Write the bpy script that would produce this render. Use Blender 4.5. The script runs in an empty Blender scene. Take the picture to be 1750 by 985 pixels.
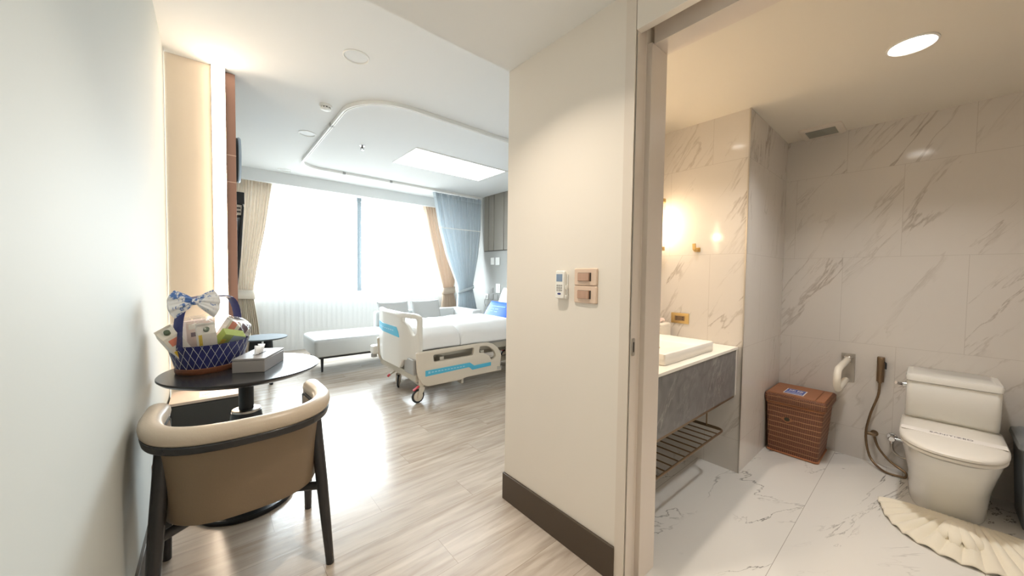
import bpy, bmesh, math, random
from math import sin, cos, pi, radians
from mathutils import Vector, Matrix, noise as mnoise

random.seed(4)
SC = bpy.context.scene
COL = SC.collection

# ------------------------------------------------------------------ camera
F_PX, YAW, PITCH, ROLL, CAM_H = 605.474, 0.703025, 0.0347725, 0.0129912, 1.25
cam = bpy.data.cameras.new('camera')
cam.sensor_width = 36.0
cam.lens = F_PX / 1750.0 * 36.0
cam.clip_start = 0.02
cam_o = bpy.data.objects.new('camera', cam)
COL.objects.link(cam_o)
fw = Vector((sin(YAW) * cos(PITCH), cos(YAW) * cos(PITCH), -sin(PITCH)))
rt0 = Vector((cos(YAW), -sin(YAW), 0))
up0 = rt0.cross(fw)
rt = cos(ROLL) * rt0 + sin(ROLL) * up0
up = -sin(ROLL) * rt0 + cos(ROLL) * up0
cm = Matrix((rt, up, -fw)).transposed().to_4x4()
cm.translation = (0, 0, CAM_H)
cam_o.matrix_world = cm
SC.camera = cam_o

# ------------------------------------------------------------------ exposure, world, daylight
SC.view_settings.view_transform = 'Standard'
SC.view_settings.look = 'None'
SC.view_settings.exposure = 0.0
SC.view_settings.gamma = 1.0
SC.view_settings.use_curve_mapping = False
SC.cycles.max_bounces = 10
SC.cycles.diffuse_bounces = 6
SC.cycles.glossy_bounces = 4
SC.cycles.transmission_bounces = 6
SC.cycles.transparent_max_bounces = 12
SC.cycles.caustics_reflective = False
SC.cycles.caustics_refractive = False
SC.cycles.sample_clamp_indirect = 6.0
SC.cycles.use_denoising = True

SKY = 40.0            # bright overcast sky seen through the sheer curtain
PANEL_L = 9.0         # bedroom ceiling panel
LED_L = 26.0           # warm strip beside the copper post
ENTRY_W = 8.0        # corridor downlight and added rear lamp (watts)
BATH_W = 8.0         # bathroom downlight
VANITY_W = 5.5        # warm downlight over the basin
VDX, VDY = 1.90, 1.03
SCONCE_W = 5.5        # vanity lamps

world = bpy.data.worlds.new('overcast_sky')
SC.world = world
world.use_nodes = True
bg = world.node_tree.nodes['Background']
wt = world.node_tree
w_tc = wt.nodes.new('ShaderNodeTexCoord'); w_s = wt.nodes.new('ShaderNodeSeparateXYZ')
w_r = wt.nodes.new('ShaderNodeValToRGB')
w_r.color_ramp.elements[0].position = 0.47; w_r.color_ramp.elements[0].color = (.13, .14, .14, 1)
w_r.color_ramp.elements[1].position = 0.53; w_r.color_ramp.elements[1].color = (.83, .94, 1.0, 1)
w_m = wt.nodes.new('ShaderNodeMath'); w_m.operation = 'MULTIPLY_ADD'; w_m.inputs[1].default_value = .5; w_m.inputs[2].default_value = .5
wt.links.new(w_tc.outputs['Generated'], w_s.inputs[0]); wt.links.new(w_s.outputs[2], w_m.inputs[0])
wt.links.new(w_m.outputs[0], w_r.inputs[0]); wt.links.new(w_r.outputs[0], bg.inputs['Color'])
bg.inputs['Strength'].default_value = SKY

# ------------------------------------------------------------------ materials
def lin(c):
    return tuple((v / 12.92 if v <= 0.04045 else ((v + 0.055) / 1.055) ** 2.4) for v in (x / 255.0 for x in c))

def new_mat(name):
    m = bpy.data.materials.new(name)
    m.use_nodes = True
    nt = m.node_tree
    return m, nt, nt.nodes['Principled BSDF']

def mat(name, rgb, rough=0.5, metal=0.0, spec=0.5, bump=0.0, bscale=60.0, var=0.0, vscale=8.0, coat=0.0, sheen=0.0, stretch=None):
    m, nt, b = new_mat(name)
    c = lin(rgb)
    b.inputs['Base Color'].default_value = (*c, 1)
    b.inputs['Roughness'].default_value = rough
    b.inputs['Metallic'].default_value = metal
    b.inputs['Specular IOR Level'].default_value = spec
    b.inputs['Coat Weight'].default_value = coat
    b.inputs['Coat Roughness'].default_value = 0.08
    b.inputs['Sheen Weight'].default_value = sheen
    N, L = nt.nodes, nt.links
    if bump or var:
        tc = N.new('ShaderNodeTexCoord')
        mp = N.new('ShaderNodeMapping')
        L.new(tc.outputs['Object'], mp.inputs['Vector'])
        if stretch: mp.inputs['Scale'].default_value = stretch
    if bump:
        n = N.new('ShaderNodeTexNoise'); n.inputs['Scale'].default_value = bscale; n.inputs['Detail'].default_value = 4
        L.new(mp.outputs[0], n.inputs['Vector'])
        bp = N.new('ShaderNodeBump'); bp.inputs['Strength'].default_value = bump; bp.inputs['Distance'].default_value = 0.002
        L.new(n.outputs['Fac'], bp.inputs['Height']); L.new(bp.outputs[0], b.inputs['Normal'])
    if var:
        n2 = N.new('ShaderNodeTexNoise'); n2.inputs['Scale'].default_value = vscale; n2.inputs['Detail'].default_value = 5
        L.new(mp.outputs[0], n2.inputs['Vector'])
        mx = N.new('ShaderNodeMix'); mx.data_type = 'RGBA'
        mx.inputs[6].default_value = (*[max(0, v * (1 - var)) for v in c], 1)
        mx.inputs[7].default_value = (*[min(1, v * (1 + var)) for v in c], 1)
        L.new(n2.outputs['Fac'], mx.inputs[0]); L.new(mx.outputs[2], b.inputs['Base Color'])
    return m

def emit(name, rgb, strength):
    m, nt, b = new_mat(name)
    nt.nodes.remove(b)
    e = nt.nodes.new('ShaderNodeEmission')
    e.inputs[0].default_value = (*rgb, 1); e.inputs[1].default_value = strength
    nt.links.new(e.outputs[0], nt.nodes['Material Output'].inputs[0])
    return m

def clear(name, rgb=(255, 255, 255), gloss=0.1, rough=0.05, bump=0.0, bscale=30):
    """thin clear film or pane: transparent with a little mirror sheen"""
    m, nt, b = new_mat(name)
    N, L = nt.nodes, nt.links
    N.remove(b)
    t = N.new('ShaderNodeBsdfTransparent'); t.inputs[0].default_value = (*lin(rgb), 1)
    g = N.new('ShaderNodeBsdfGlossy'); g.inputs['Roughness'].default_value = rough
    mx = N.new('ShaderNodeMixShader')
    fr = N.new('ShaderNodeLayerWeight'); fr.inputs['Blend'].default_value = 0.25
    ma = N.new('ShaderNodeMath'); ma.operation = 'MULTIPLY_ADD'; ma.inputs[1].default_value = 0.3; ma.inputs[2].default_value = gloss
    L.new(fr.outputs['Fresnel'], ma.inputs[0])
    L.new(ma.outputs[0], mx.inputs[0]); L.new(t.outputs[0], mx.inputs[1]); L.new(g.outputs[0], mx.inputs[2])
    if bump:
        tc = N.new('ShaderNodeTexCoord'); n = N.new('ShaderNodeTexNoise'); n.inputs['Scale'].default_value = bscale
        n.inputs['Detail'].default_value = 3; n.inputs['Distortion'].default_value = 1.0
        L.new(tc.outputs['Object'], n.inputs['Vector'])
        bp = N.new('ShaderNodeBump'); bp.inputs['Strength'].default_value = bump; bp.inputs['Distance'].default_value = 0.02
        L.new(n.outputs['Fac'], bp.inputs['Height']); L.new(bp.outputs[0], g.inputs['Normal'])
    L.new(mx.outputs[0], N['Material Output'].inputs[0])
    return m

def cloth_thin(name, rgb, transp, transl=0.5, holes=0.0, hscale=300.0):
    """thin fabric that lets light through"""
    m, nt, b = new_mat(name)
    N, L = nt.nodes, nt.links
    N.remove(b)
    c = (*lin(rgb), 1)
    d = N.new('ShaderNodeBsdfDiffuse'); d.inputs[0].default_value = c
    tl = N.new('ShaderNodeBsdfTranslucent'); tl.inputs[0].default_value = c
    m1 = N.new('ShaderNodeMixShader'); m1.inputs[0].default_value = transl
    L.new(d.outputs[0], m1.inputs[1]); L.new(tl.outputs[0], m1.inputs[2])
    t = N.new('ShaderNodeBsdfTransparent')
    m2 = N.new('ShaderNodeMixShader'); m2.inputs[0].default_value = transp
    if holes:
        lw = N.new('ShaderNodeLayerWeight'); lw.inputs['Blend'].default_value = 0.5
        mr = N.new('ShaderNodeMapRange'); mr.inputs[1].default_value = 0.15; mr.inputs[2].default_value = 0.95
        mr.inputs[3].default_value = transp; mr.inputs[4].default_value = transp - holes
        L.new(lw.outputs['Facing'], mr.inputs[0]); L.new(mr.outputs[0], m2.inputs[0])
    L.new(m1.outputs[0], m2.inputs[1]); L.new(t.outputs[0], m2.inputs[2])
    L.new(m2.outputs[0], N['Material Output'].inputs[0])
    return m

def veins(nt, vec, angle_axis, angle, stretch, scale, width, mask_scale, mask_lo, mask_hi, seed=0.0, dist=0.6):
    """returns a socket 0..1, 1 on thin broken veins running along one direction"""
    N, L = nt.nodes, nt.links
    mp = N.new('ShaderNodeMapping'); mp.vector_type = 'TEXTURE'
    mp.inputs['Location'].default_value = (seed, seed * 0.7, seed * 1.3)
    rot = [0, 0, 0]; rot['xyz'.index(angle_axis)] = angle
    mp.inputs['Rotation'].default_value = rot
    mp.inputs['Scale'].default_value = stretch
    L.new(vec, mp.inputs['Vector'])
    n = N.new('ShaderNodeTexNoise'); n.inputs['Scale'].default_value = scale; n.inputs['Detail'].default_value = 6
    n.inputs['Roughness'].default_value = 0.58; n.inputs['Distortion'].default_value = dist
    L.new(mp.outputs[0], n.inputs['Vector'])
    s = N.new('ShaderNodeMath'); s.operation = 'SUBTRACT'; s.inputs[1].default_value = 0.5
    L.new(n.outputs['Fac'], s.inputs[0])
    a = N.new('ShaderNodeMath'); a.operation = 'ABSOLUTE'; L.new(s.outputs[0], a.inputs[0])
    r = N.new('ShaderNodeMapRange'); r.inputs[1].default_value = 0; r.inputs[2].default_value = width
    r.inputs[3].default_value = 1; r.inputs[4].default_value = 0
    L.new(a.outputs[0], r.inputs[0])
    k = N.new('ShaderNodeTexNoise'); k.inputs['Scale'].default_value = mask_scale; k.inputs['Detail'].default_value = 3
    L.new(mp.outputs[0], k.inputs['Vector'])
    kr = N.new('ShaderNodeMapRange'); kr.inputs[1].default_value = mask_lo; kr.inputs[2].default_value = mask_hi
    L.new(k.outputs['Fac'], kr.inputs[0])
    mu = N.new('ShaderNodeMath'); mu.operation = 'MULTIPLY'
    L.new(r.outputs[0], mu.inputs[0]); L.new(kr.outputs[0], mu.inputs[1])
    return mu.outputs[0]

def mixrgb(nt, fac, a, b):
    mx = nt.nodes.new('ShaderNodeMix'); mx.data_type = 'RGBA'
    for s, v in ((0, fac), (6, a), (7, b)):
        if isinstance(v, bpy.types.NodeSocket): nt.links.new(v, mx.inputs[s])
        elif s == 0: mx.inputs[0].default_value = v
        else: mx.inputs[s].default_value = (*v, 1)
    return mx.outputs[2]

def mx_of(nt, a, b):
    m = nt.nodes.new('ShaderNodeMath'); m.operation = 'MAXIMUM'
    nt.links.new(a, m.inputs[0]); nt.links.new(b, m.inputs[1])
    return m.outputs[0]

def joints(nt, u, v, du, dv, u0, v0, w, stagger):
    """thin straight joints of a running-bond tiling; u,v sockets in metres; returns socket 1 on joints and a tile id"""
    N, L = nt.nodes, nt.links
    def M(op, a, b=None):
        m = N.new('ShaderNodeMath'); m.operation = op
        for i, x in enumerate((a, b)):
            if x is None: continue
            if isinstance(x, bpy.types.NodeSocket): L.new(x, m.inputs[i])
            else: m.inputs[i].default_value = x
        return m.outputs[0]
    row = M('DIVIDE', M('SUBTRACT', v, v0), dv)
    rowi = M('FLOOR', row)
    fv = M('MULTIPLY', M('ABSOLUTE', M('SUBTRACT', M('FRACT', M('ADD', row, 0.5)), 0.5)), dv)
    uu = M('ADD', M('DIVIDE', M('SUBTRACT', u, u0), du), M('MULTIPLY', rowi, stagger))
    fu = M('MULTIPLY', M('ABSOLUTE', M('SUBTRACT', M('FRACT', M('ADD', uu, 0.5)), 0.5)), du)
    j = M('LESS_THAN', M('MINIMUM', fu, fv), w)
    idt = M('ADD', M('MULTIPLY', rowi, 7.13), M('MULTIPLY', M('FLOOR', uu), 3.71))
    return j, idt

def sep_pos(nt):
    tc = nt.nodes.new('ShaderNodeTexCoord')
    s = nt.nodes.new('ShaderNodeSeparateXYZ')
    nt.links.new(tc.outputs['Object'], s.inputs[0])
    return tc.outputs['Object'], s.outputs[0], s.outputs[1], s.outputs[2]

def offset_by(nt, vec, idt):
    c = nt.nodes.new('ShaderNodeCombineXYZ')
    for i in range(3): nt.links.new(idt, c.inputs[i])
    a = nt.nodes.new('ShaderNodeVectorMath'); a.operation = 'ADD'
    nt.links.new(vec, a.inputs[0]); nt.links.new(c.outputs[0], a.inputs[1])
    return a.outputs[0]

def wall_marble(name, plane):
    m, nt, b = new_mat(name)
    P, x, y, z = sep_pos(nt)
    u = y if plane == 'x' else x
    j, idt = joints(nt, u, z, 0.556, 0.6, 0.132 if plane == 'x' else 2.6, 0.21, 0.0009, 0.5)
    Pv = offset_by(nt, P, idt)
    if plane == 'x':
        ax, ang, st = 'x', radians(30), (1, 0.30, 1.8)
    else:
        ax, ang, st = 'y', radians(8), (0.34, 1, 1.7)
    v1 = veins(nt, Pv, ax, ang, st, 1.5, 0.020, 1.1, 0.52, 0.68, 0.3, 0.35)
    v2 = veins(nt, Pv, ax, ang + 0.10, st, 3.2, 0.022, 1.6, 0.54, 0.72, 4.1, 0.5)
    v = mx_of(nt, v1, v2)
    base = mixrgb(nt, v, lin((214, 209, 203)), lin((172, 163, 154)))
    col = mixrgb(nt, j, base, lin((190, 183, 176)))
    nt.links.new(col, b.inputs['Base Color'])
    b.inputs['Roughness'].default_value = 0.10
    b.inputs['Specular IOR Level'].default_value = 0.4
    return m

def floor_marble(name):
    m, nt, b = new_mat(name)
    P, x, y, z = sep_pos(nt)
    j, idt = joints(nt, x, y, 2.4, 0.6, 1.3, 0.405, 0.0011, 0.0)
    Pv = offset_by(nt, P, idt)
    v1 = veins(nt, Pv, 'z', radians(-30), (1.9, 0.75, 1), 0.95, 0.0066, 1.2, 0.435, 0.525, 2.2, 0.9)
    v2 = veins(nt, Pv, 'z', radians(-14), (2.0, 0.7, 1), 1.6, 0.0060, 1.4, 0.475, 0.58, 7.7, 1.0)
    v = mx_of(nt, v1, v2)
    base = mixrgb(nt, v, lin((226, 224, 220)), lin((118, 116, 114)))
    col = mixrgb(nt, j, base, lin((168, 164, 158)))
    nt.links.new(col, b.inputs['Base Color'])
    b.inputs['Roughness'].default_value = 0.22
    return m

def grey_marble(name):
    m, nt, b = new_mat(name)
    P, x, y, z = sep_pos(nt)
    v1 = veins(nt, P, 'y', radians(24), (0.45, 1, 2.4), 1.7, 0.010, 1.0, 0.47, 0.58, 3.7, 0.35)
    v2 = veins(nt, P, 'y', radians(30), (0.5, 1, 1.6), 9.0, 0.03, 3.0, 0.45, 0.75, 5.2, 1.0)
    n = nt.nodes.new('ShaderNodeTexNoise'); n.inputs['Scale'].default_value = 9; n.inputs['Detail'].default_value = 8
    n.inputs['Distortion'].default_value = 1.5
    nt.links.new(P, n.inputs['Vector'])
    base = mixrgb(nt, n.outputs['Fac'], lin((76, 75, 77)), lin((140, 139, 140)))
    half = nt.nodes.new('ShaderNodeMath'); half.operation = 'MULTIPLY'; half.inputs[1].default_value = 0.75
    nt.links.new(v2, half.inputs[0])
    c1 = mixrgb(nt, half.outputs[0], base, lin((190, 186, 182)))
    col = mixrgb(nt, v1, c1, lin((196, 192, 188)))
    nt.links.new(col, b.inputs['Base Color'])
    b.inputs['Roughness'].default_value = 0.3
    return m

def wood_floor(name):
    m, nt, b = new_mat(name)
    N, L = nt.nodes, nt.links
    P, x, y, z = sep_pos(nt)
    j, idt = joints(nt, x, y, 1.22, 0.18, 0.3, 0.02, 0.0008, 0.37)
    Pv = offset_by(nt, P, idt)
    mp = N.new('ShaderNodeMapping'); mp.inputs['Scale'].default_value = (1.3, 12, 1)
    L.new(Pv, mp.inputs['Vector'])
    n = N.new('ShaderNodeTexNoise'); n.inputs['Scale'].default_value = 2.2; n.inputs['Detail'].default_value = 8; n.inputs['Distortion'].default_value = 0.5
    L.new(mp.outputs[0], n.inputs['Vector'])
    r = N.new('ShaderNodeMapRange'); r.inputs[1].default_value = 0.32; r.inputs[2].default_value = 0.68
    L.new(n.outputs['Fac'], r.inputs[0])
    g = mixrgb(nt, r.outputs[0], lin((166, 150, 134)), lin((206, 193, 179)))
    wn = N.new('ShaderNodeTexWhiteNoise'); wn.noise_dimensions = '1D'
    L.new(idt, wn.inputs['W'])
    half = N.new('ShaderNodeMath'); half.operation = 'MULTIPLY'; half.inputs[1].default_value = 0.35
    L.new(wn.outputs['Value'], half.inputs[0])
    g2 = mixrgb(nt, half.outputs[0], g, lin((188, 178, 168)))
    col = mixrgb(nt, j, g2, lin((140, 124, 108)))
    L.new(col, b.inputs['Base Color'])
    b.inputs['Roughness'].default_value = 0.24
    b.inputs['Specular IOR Level'].default_value = 0.55
    mp2 = N.new('ShaderNodeMapping'); mp2.inputs['Scale'].default_value = (4, 60, 1)
    L.new(Pv, mp2.inputs['Vector'])
    n3 = N.new('ShaderNodeTexNoise'); n3.inputs['Scale'].default_value = 1.0; n3.inputs['Detail'].default_value = 4
    L.new(mp2.outputs[0], n3.inputs['Vector'])
    bp = N.new('ShaderNodeBump'); bp.inputs['Strength'].default_value = 0.12; bp.inputs['Distance'].default_value = 0.004
    L.new(n3.outputs['Fac'], bp.inputs['Height']); L.new(bp.outputs[0], b.inputs['Normal'])
    return m

def wicker(name):
    m, nt, b = new_mat(name)
    N, L = nt.nodes, nt.links
    P, x, y, z = sep_pos(nt)
    def Mt(op, a_, b_=None):
        m_ = N.new('ShaderNodeMath'); m_.operation = op
        for i_, v_ in enumerate((a_, b_)):
            if v_ is None: continue
            if isinstance(v_, bpy.types.NodeSocket): L.new(v_, m_.inputs[i_])
            else: m_.inputs[i_].default_value = v_
        return m_.outputs[0]
    nz = N.new('ShaderNodeTexNoise'); nz.inputs['Scale'].default_value = 14; L.new(P, nz.inputs['Vector'])
    zz = Mt('ADD', z, Mt('MULTIPLY', nz.outputs['Fac'], 0.008))
    su = Mt('ADD', Mt('MULTIPLY', Mt('SINE', Mt('MULTIPLY', Mt('SUBTRACT', x, y), 2 * pi / .0115)), .5), .5)
    sv = Mt('ADD', Mt('MULTIPLY', Mt('SINE', Mt('MULTIPLY', zz, 2 * pi / .009)), .5), .5)
    mu_ = Mt('MULTIPLY', su, sv)
    class _O: pass
    mu = _O(); mu.outputs = [mu_]
    wr = Mt('ADD', Mt('MULTIPLY', Mt('SINE', Mt('MULTIPLY', zz, 2 * pi / .037)), .5), .5)
    rr = N.new('ShaderNodeMapRange'); rr.inputs[1].default_value = 0.955; rr.inputs[2].default_value = 0.99
    L.new(wr, rr.inputs[0])
    c = mixrgb(nt, mu_, lin((104, 64, 46)), lin((176, 122, 92)))
    c2 = mixrgb(nt, rr.outputs[0], c, lin((200, 150, 108)))
    L.new(c2, b.inputs['Base Color'])
    bp = N.new('ShaderNodeBump'); bp.inputs['Strength'].default_value = 0.8; bp.inputs['Distance'].default_value = 0.004
    L.new(mu.outputs[0], bp.inputs['Height']); L.new(bp.outputs[0], b.inputs['Normal'])
    b.inputs['Roughness'].default_value = 0.55
    return m

def print_cloth(name, base, ink, scale, thr):
    m, nt, b = new_mat(name)
    N, L = nt.nodes, nt.links
    P, x, y, z = sep_pos(nt)
    n = N.new('ShaderNodeTexNoise'); n.inputs['Scale'].default_value = scale; n.inputs['Detail'].default_value = 5; n.inputs['Distortion'].default_value = 2
    L.new(P, n.inputs['Vector'])
    k = N.new('ShaderNodeTexNoise'); k.inputs['Scale'].default_value = scale * 0.35
    L.new(P, k.inputs['Vector'])
    mu = N.new('ShaderNodeMath'); mu.operation = 'MULTIPLY'; L.new(n.outputs['Fac'], mu.inputs[0]); L.new(k.outputs['Fac'], mu.inputs[1])
    r = N.new('ShaderNodeMapRange'); r.inputs[1].default_value = thr; r.inputs[2].default_value = thr + 0.05
    L.new(mu.outputs[0], r.inputs[0])
    L.new(mixrgb(nt, r.outputs[0], lin(base), lin(ink)), b.inputs['Base Color'])
    b.inputs['Roughness'].default_value = 0.7
    return m

M = dict(
    paint_left=mat('left_wall_paint', (200, 205, 203), 0.7, spec=0.2),
    paint_warm=mat('warm_wall_paint', (232, 226, 217), 0.42, spec=0.35),
    casing=mat('door_casing_paint', (222, 213, 202), 0.35, spec=0.4),
    jamb=mat('door_frame_paint', (220, 210, 200), 0.35, spec=0.4),
    ceil=mat('ceiling_paint', (230, 231, 230), 0.8, spec=0.1),
    ceil_bath=mat('bath_ceiling_paint', (226, 220, 208), 0.6, spec=0.2),
    peach=mat('peach_panel', (240, 225, 206), 0.5, spec=0.3),
    copper=mat('copper_panel', (158, 124, 110), 0.34, 0.45),
    base=mat('dark_baseboard', (74, 62, 50), 0.45),
    base_left=mat('grey_baseboard', (72, 72, 70), 0.5),
    wood=wood_floor('oak_vinyl_floor'),
    mfloor=floor_marble('white_marble_floor'),
    mx=wall_marble('wall_marble_facing_x', 'x'),
    my=wall_marble('wall_marble_facing_y', 'y'),
    gmarble=grey_marble('grey_marble'),
    head=mat('headwall_laminate', (142, 136, 126), 0.5, var=0.06, vscale=3, stretch=(1, 6, 0.6)),
    head_low=mat('headwall_lower_laminate', (164, 164, 160), 0.5),
    groove=mat('dark_groove', (70, 64, 58), 0.7),
    alu=mat('grey_aluminium', (84, 100, 108), 0.5, 0.0),
    glass=clear('window_glass', gloss=0.03),
    white=mat('white_plastic', (238, 238, 234), 0.35),
    offwhite=mat('cream_plastic', (226, 219, 206), 0.38),
    bedwhite=mat('bed_white_plastic', (232, 229, 222), 0.35),
    bedcream=mat('bed_cream_plastic', (222, 212, 196), 0.38),
    bedmetal=mat('bed_painted_metal', (198, 192, 178), 0.4, 0.2),
    cyan=mat('cyan_sticker', (84, 186, 220), 0.4),
    pale=mat('pale_print', (160, 212, 234), 0.5),
    red=mat('red_pedal', (206, 70, 80), 0.45),
    dark=mat('black_stained_wood', (44, 44, 46), 0.27, bump=0.08, bscale=25, var=0.25, vscale=14, stretch=(1, 8, 1)),
    blackm=mat('black_metal', (26, 27, 29), 0.4, 0.3),
    black=mat('black_plastic', (34, 36, 40), 0.4),
    rubber=mat('dark_rubber', (44, 44, 46), 0.7),
    tabletop=mat('black_oak_tabletop', (50, 50, 52), 0.27, bump=0.012, bscale=25, var=0.25, vscale=14, stretch=(1, 8, 1)),
    leather=mat('beige_leather', (198, 184, 166), 0.34, bump=0.25, bscale=140, var=0.04),
    leather_shade=mat('shaded_tan_leather', (130, 112, 91), 0.42, bump=0.25, bscale=140, var=0.05),  # tan leather darkened: the shade on the chair back is in the colour
    glea=mat('grey_leatherette', (196, 198, 197), 0.42, bump=0.1, bscale=120),
    gfab=mat('grey_cushion_fabric', (178, 178, 176), 0.85, bump=0.3, bscale=260),
    linen=mat('white_linen', (246, 246, 246), 0.85, bump=0.35, bscale=9, spec=0.1),
    mattress=mat('mattress_cover', (228, 230, 228), 0.7),
    blue=mat('royal_blue_fabric', (30, 96, 214), 0.6, var=0.12, vscale=10),
    beige_cur=cloth_thin('beige_curtain', (220, 209, 194), 0.0, 0.07),
    peach_cur=cloth_thin('tan_curtain', (208, 188, 168), 0.0, 0.08),
    sheer=cloth_thin('sheer_curtain', (246, 249, 250), 0.80, 0.02, 0.06),
    bluecur=cloth_thin('pale_blue_curtain', (206, 215, 220), 0.02, 0.22),
    bluenet=cloth_thin('pale_blue_net', (198, 208, 214), 0.16, 0.22),
    tissuebox=mat('grey_leather_box', (152, 148, 146), 0.45, bump=0.1, bscale=200),
    tissue=cloth_thin('white_tissue', (250, 250, 250), 0.05, 0.4),
    steel=mat('brushed_steel', (190, 184, 176), 0.3, 0.9),
    chrome=mat('chrome', (220, 220, 222), 0.08, 1.0),
    gold=mat('brushed_gold', (206, 176, 118), 0.3, 0.75),
    bronze=mat('antique_bronze', (134, 112, 88), 0.34, 0.75),
    rosegold=mat('rose_gold_plate', (226, 202, 182), 0.35, 0.1),
    rosedark=mat('rose_gold_rocker', (184, 150, 130), 0.38, 0.15, var=0.12, vscale=3, stretch=(1, 60, 1)),
    counter=mat('white_countertop', (244, 240, 232), 0.22),
    ceramic=mat('white_ceramic', (232, 231, 226), 0.12, spec=0.5, coat=0.3),
    seat=mat('white_seat_plastic', (234, 230, 222), 0.3),
    grey_bin=mat('grey_bin_plastic', (122, 126, 128), 0.42),
    wick=wicker('brown_wicker'),
    wicktop=mat('brown_woven_lid', (164, 108, 74), 0.5, bump=0.5, bscale=160, var=0.08, vscale=20),
    towel=mat('ivory_towel', (238, 231, 214), 0.95, bump=0.5, bscale=320, sheen=0.3),
    sign_blue=mat('blue_sign', (48, 84, 176), 0.4),
    paper=mat('white_paper', (244, 240, 236), 0.5),
    ink=mat('grey_ink', (120, 116, 122), 0.6),
    navy=mat('navy_satin', (44, 48, 106), 0.45, var=0.25, vscale=30, bump=0.6, bscale=50),
    silver=mat('silver_lattice', (214, 216, 214), 0.35, 0.3),
    baskbrown=mat('brown_wicker_base', (122, 76, 52), 0.5, bump=0.9, bscale=120, var=0.35, vscale=60),
    toile=print_cloth('blue_toile_print', (240, 241, 242), (84, 122, 186), 34, 0.262),
    film=clear('cellophane', gloss=0.05, rough=0.12, bump=1.0, bscale=22),
    carton_w=mat('white_carton', (238, 232, 220), 0.5),
    carton_p=mat('pale_pink_carton', (236, 214, 204), 0.5),
    carton_g=mat('green_carton', (182, 200, 96), 0.5),
    carton_b=mat('pale_blue_carton', (196, 214, 222), 0.5),
    yellow=mat('yellow_print', (226, 196, 70), 0.5),
    capgreen=mat('dark_green_cap', (84, 98, 76), 0.5),
    lilac=mat('mauve_print', (132, 110, 122), 0.5),
    coral=mat('coral_print', (228, 140, 116), 0.5),
    cab_top=mat('pale_cabinet_top', (224, 206, 192), 0.5),
    cab_front=mat('charcoal_cabinet_front', (70, 71, 70), 0.5),
    sidetab=mat('slate_table', (92, 100, 104), 0.7, spec=0.15),
    lcd=mat('blue_grey_lcd', (124, 146, 174), 0.3),
    navyink=mat('navy_mark', (48, 56, 120), 0.5),
    greyplastic=mat('grey_plastic', (168, 167, 164), 0.45),
    clockrim=mat('pale_clock_rim', (188, 204, 220), 0.3),
    vent=mat('vent_plastic', (222, 214, 202), 0.45),
    ventdark=mat('vent_slats', (150, 150, 142), 0.6),
    lens=emit('downlight_glow', (1.0, 0.97, 0.92), 14.0),
    panel=emit('ceiling_panel_glow', (0.93, 0.98, 1.0), PANEL_L),
    led=emit('warm_led_glow', (1.0, 0.80, 0.60), LED_L),
    bulb=emit('sconce_glow', (1.0, 0.78, 0.5), 30.0),
    off=mat('unlit_diffuser', (214, 215, 214), 0.5),
)

# ------------------------------------------------------------------ mesh helpers
def B(): return bmesh.new()

def box(bm, x0, x1, y0, y1, z0, z1):
    vs = [bm.verts.new((x, y, z)) for z in (z0, z1) for y in (y0, y1) for x in (x0, x1)]
    for f in ((0, 2, 3, 1), (4, 5, 7, 6), (0, 1, 5, 4), (2, 6, 7, 3), (0, 4, 6, 2), (1, 3, 7, 5)):
        bm.faces.new([vs[i] for i in f])
    return vs

def obox(bm, c, size, rot=None):
    """box centred on c, size, turned by a 3x3 matrix or a z angle"""
    R = Matrix.Rotation(rot, 3, 'Z') if isinstance(rot, (int, float)) else (rot or Matrix.Identity(3))
    vs = box(bm, *[s * h for h in (0.5,) for d in size for s in (-d, d)])
    for v in vs: v.co = R @ v.co + Vector(c)
    return vs

def loft(bm, loops, cap0=True, cap1=True, closed=True):
    rows = [[bm.verts.new(p) for p in lp] for lp in loops]
    n = len(rows[0])
    for a, b in zip(rows, rows[1:]):
        for i in range(n if closed else n - 1):
            k = (i + 1) % n
            bm.faces.new((a[i], a[k], b[k], b[i]))
    if cap0: bm.faces.new(list(reversed(rows[0])))
    if cap1: bm.faces.new(rows[-1])
    return rows

def grid(bm, fn, nu, nv):
    rows = [[bm.verts.new(fn(i / nu, j / nv)) for i in range(nu + 1)] for j in range(nv + 1)]
    for a, b in zip(rows, rows[1:]):
        for i in range(nu): bm.faces.new((a[i], a[i + 1], b[i + 1], b[i]))
    return rows

def tube(bm, pts, r, n=12, closed=False, flat=None):
    pts = [Vector(p) for p in pts]
    m = len(pts)
    rs = r if isinstance(r, (list, tuple)) else [r] * m
    loops, nrm = [], None
    for i in range(m):
        a = pts[i - 1] if (i > 0 or closed) else pts[i]
        b = pts[(i + 1) % m] if (i < m - 1 or closed) else pts[i]
        t = (b - a).normalized()
        if nrm is None:
            ref = Vector((0, 0, 1)) if abs(t.z) < 0.9 else Vector((1, 0, 0))
            nrm = (ref - t * ref.dot(t)).normalized()
        else:
            nrm = nrm - t * nrm.dot(t)
            nrm.normalize()
        bn = t.cross(nrm)
        fx, fy = flat if flat else (1, 1)
        loops.append([pts[i] + rs[i] * (cos(2 * pi * k / n) * nrm * fx + sin(2 * pi * k / n) * bn * fy) for k in range(n)])
    if closed:
        loops.append(loops[0])
        rows = loft(bm, loops, False, False)
        bmesh.ops.remove_doubles(bm, verts=bm.verts, dist=1e-6)
    else:
        loft(bm, loops)

def cyl(bm, p0, p1, r0, r1=None, n=24):
    tube(bm, [p0, p1], [r0, r0 if r1 is None else r1], n)

def lathe(bm, prof, c, n=48, cap=True):
    loops = [[(c[0] + r * cos(2 * pi * k / n), c[1] + r * sin(2 * pi * k / n), c[2] + z) for k in range(n)] for r, z in prof]
    loft(bm, loops, cap, cap)

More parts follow.
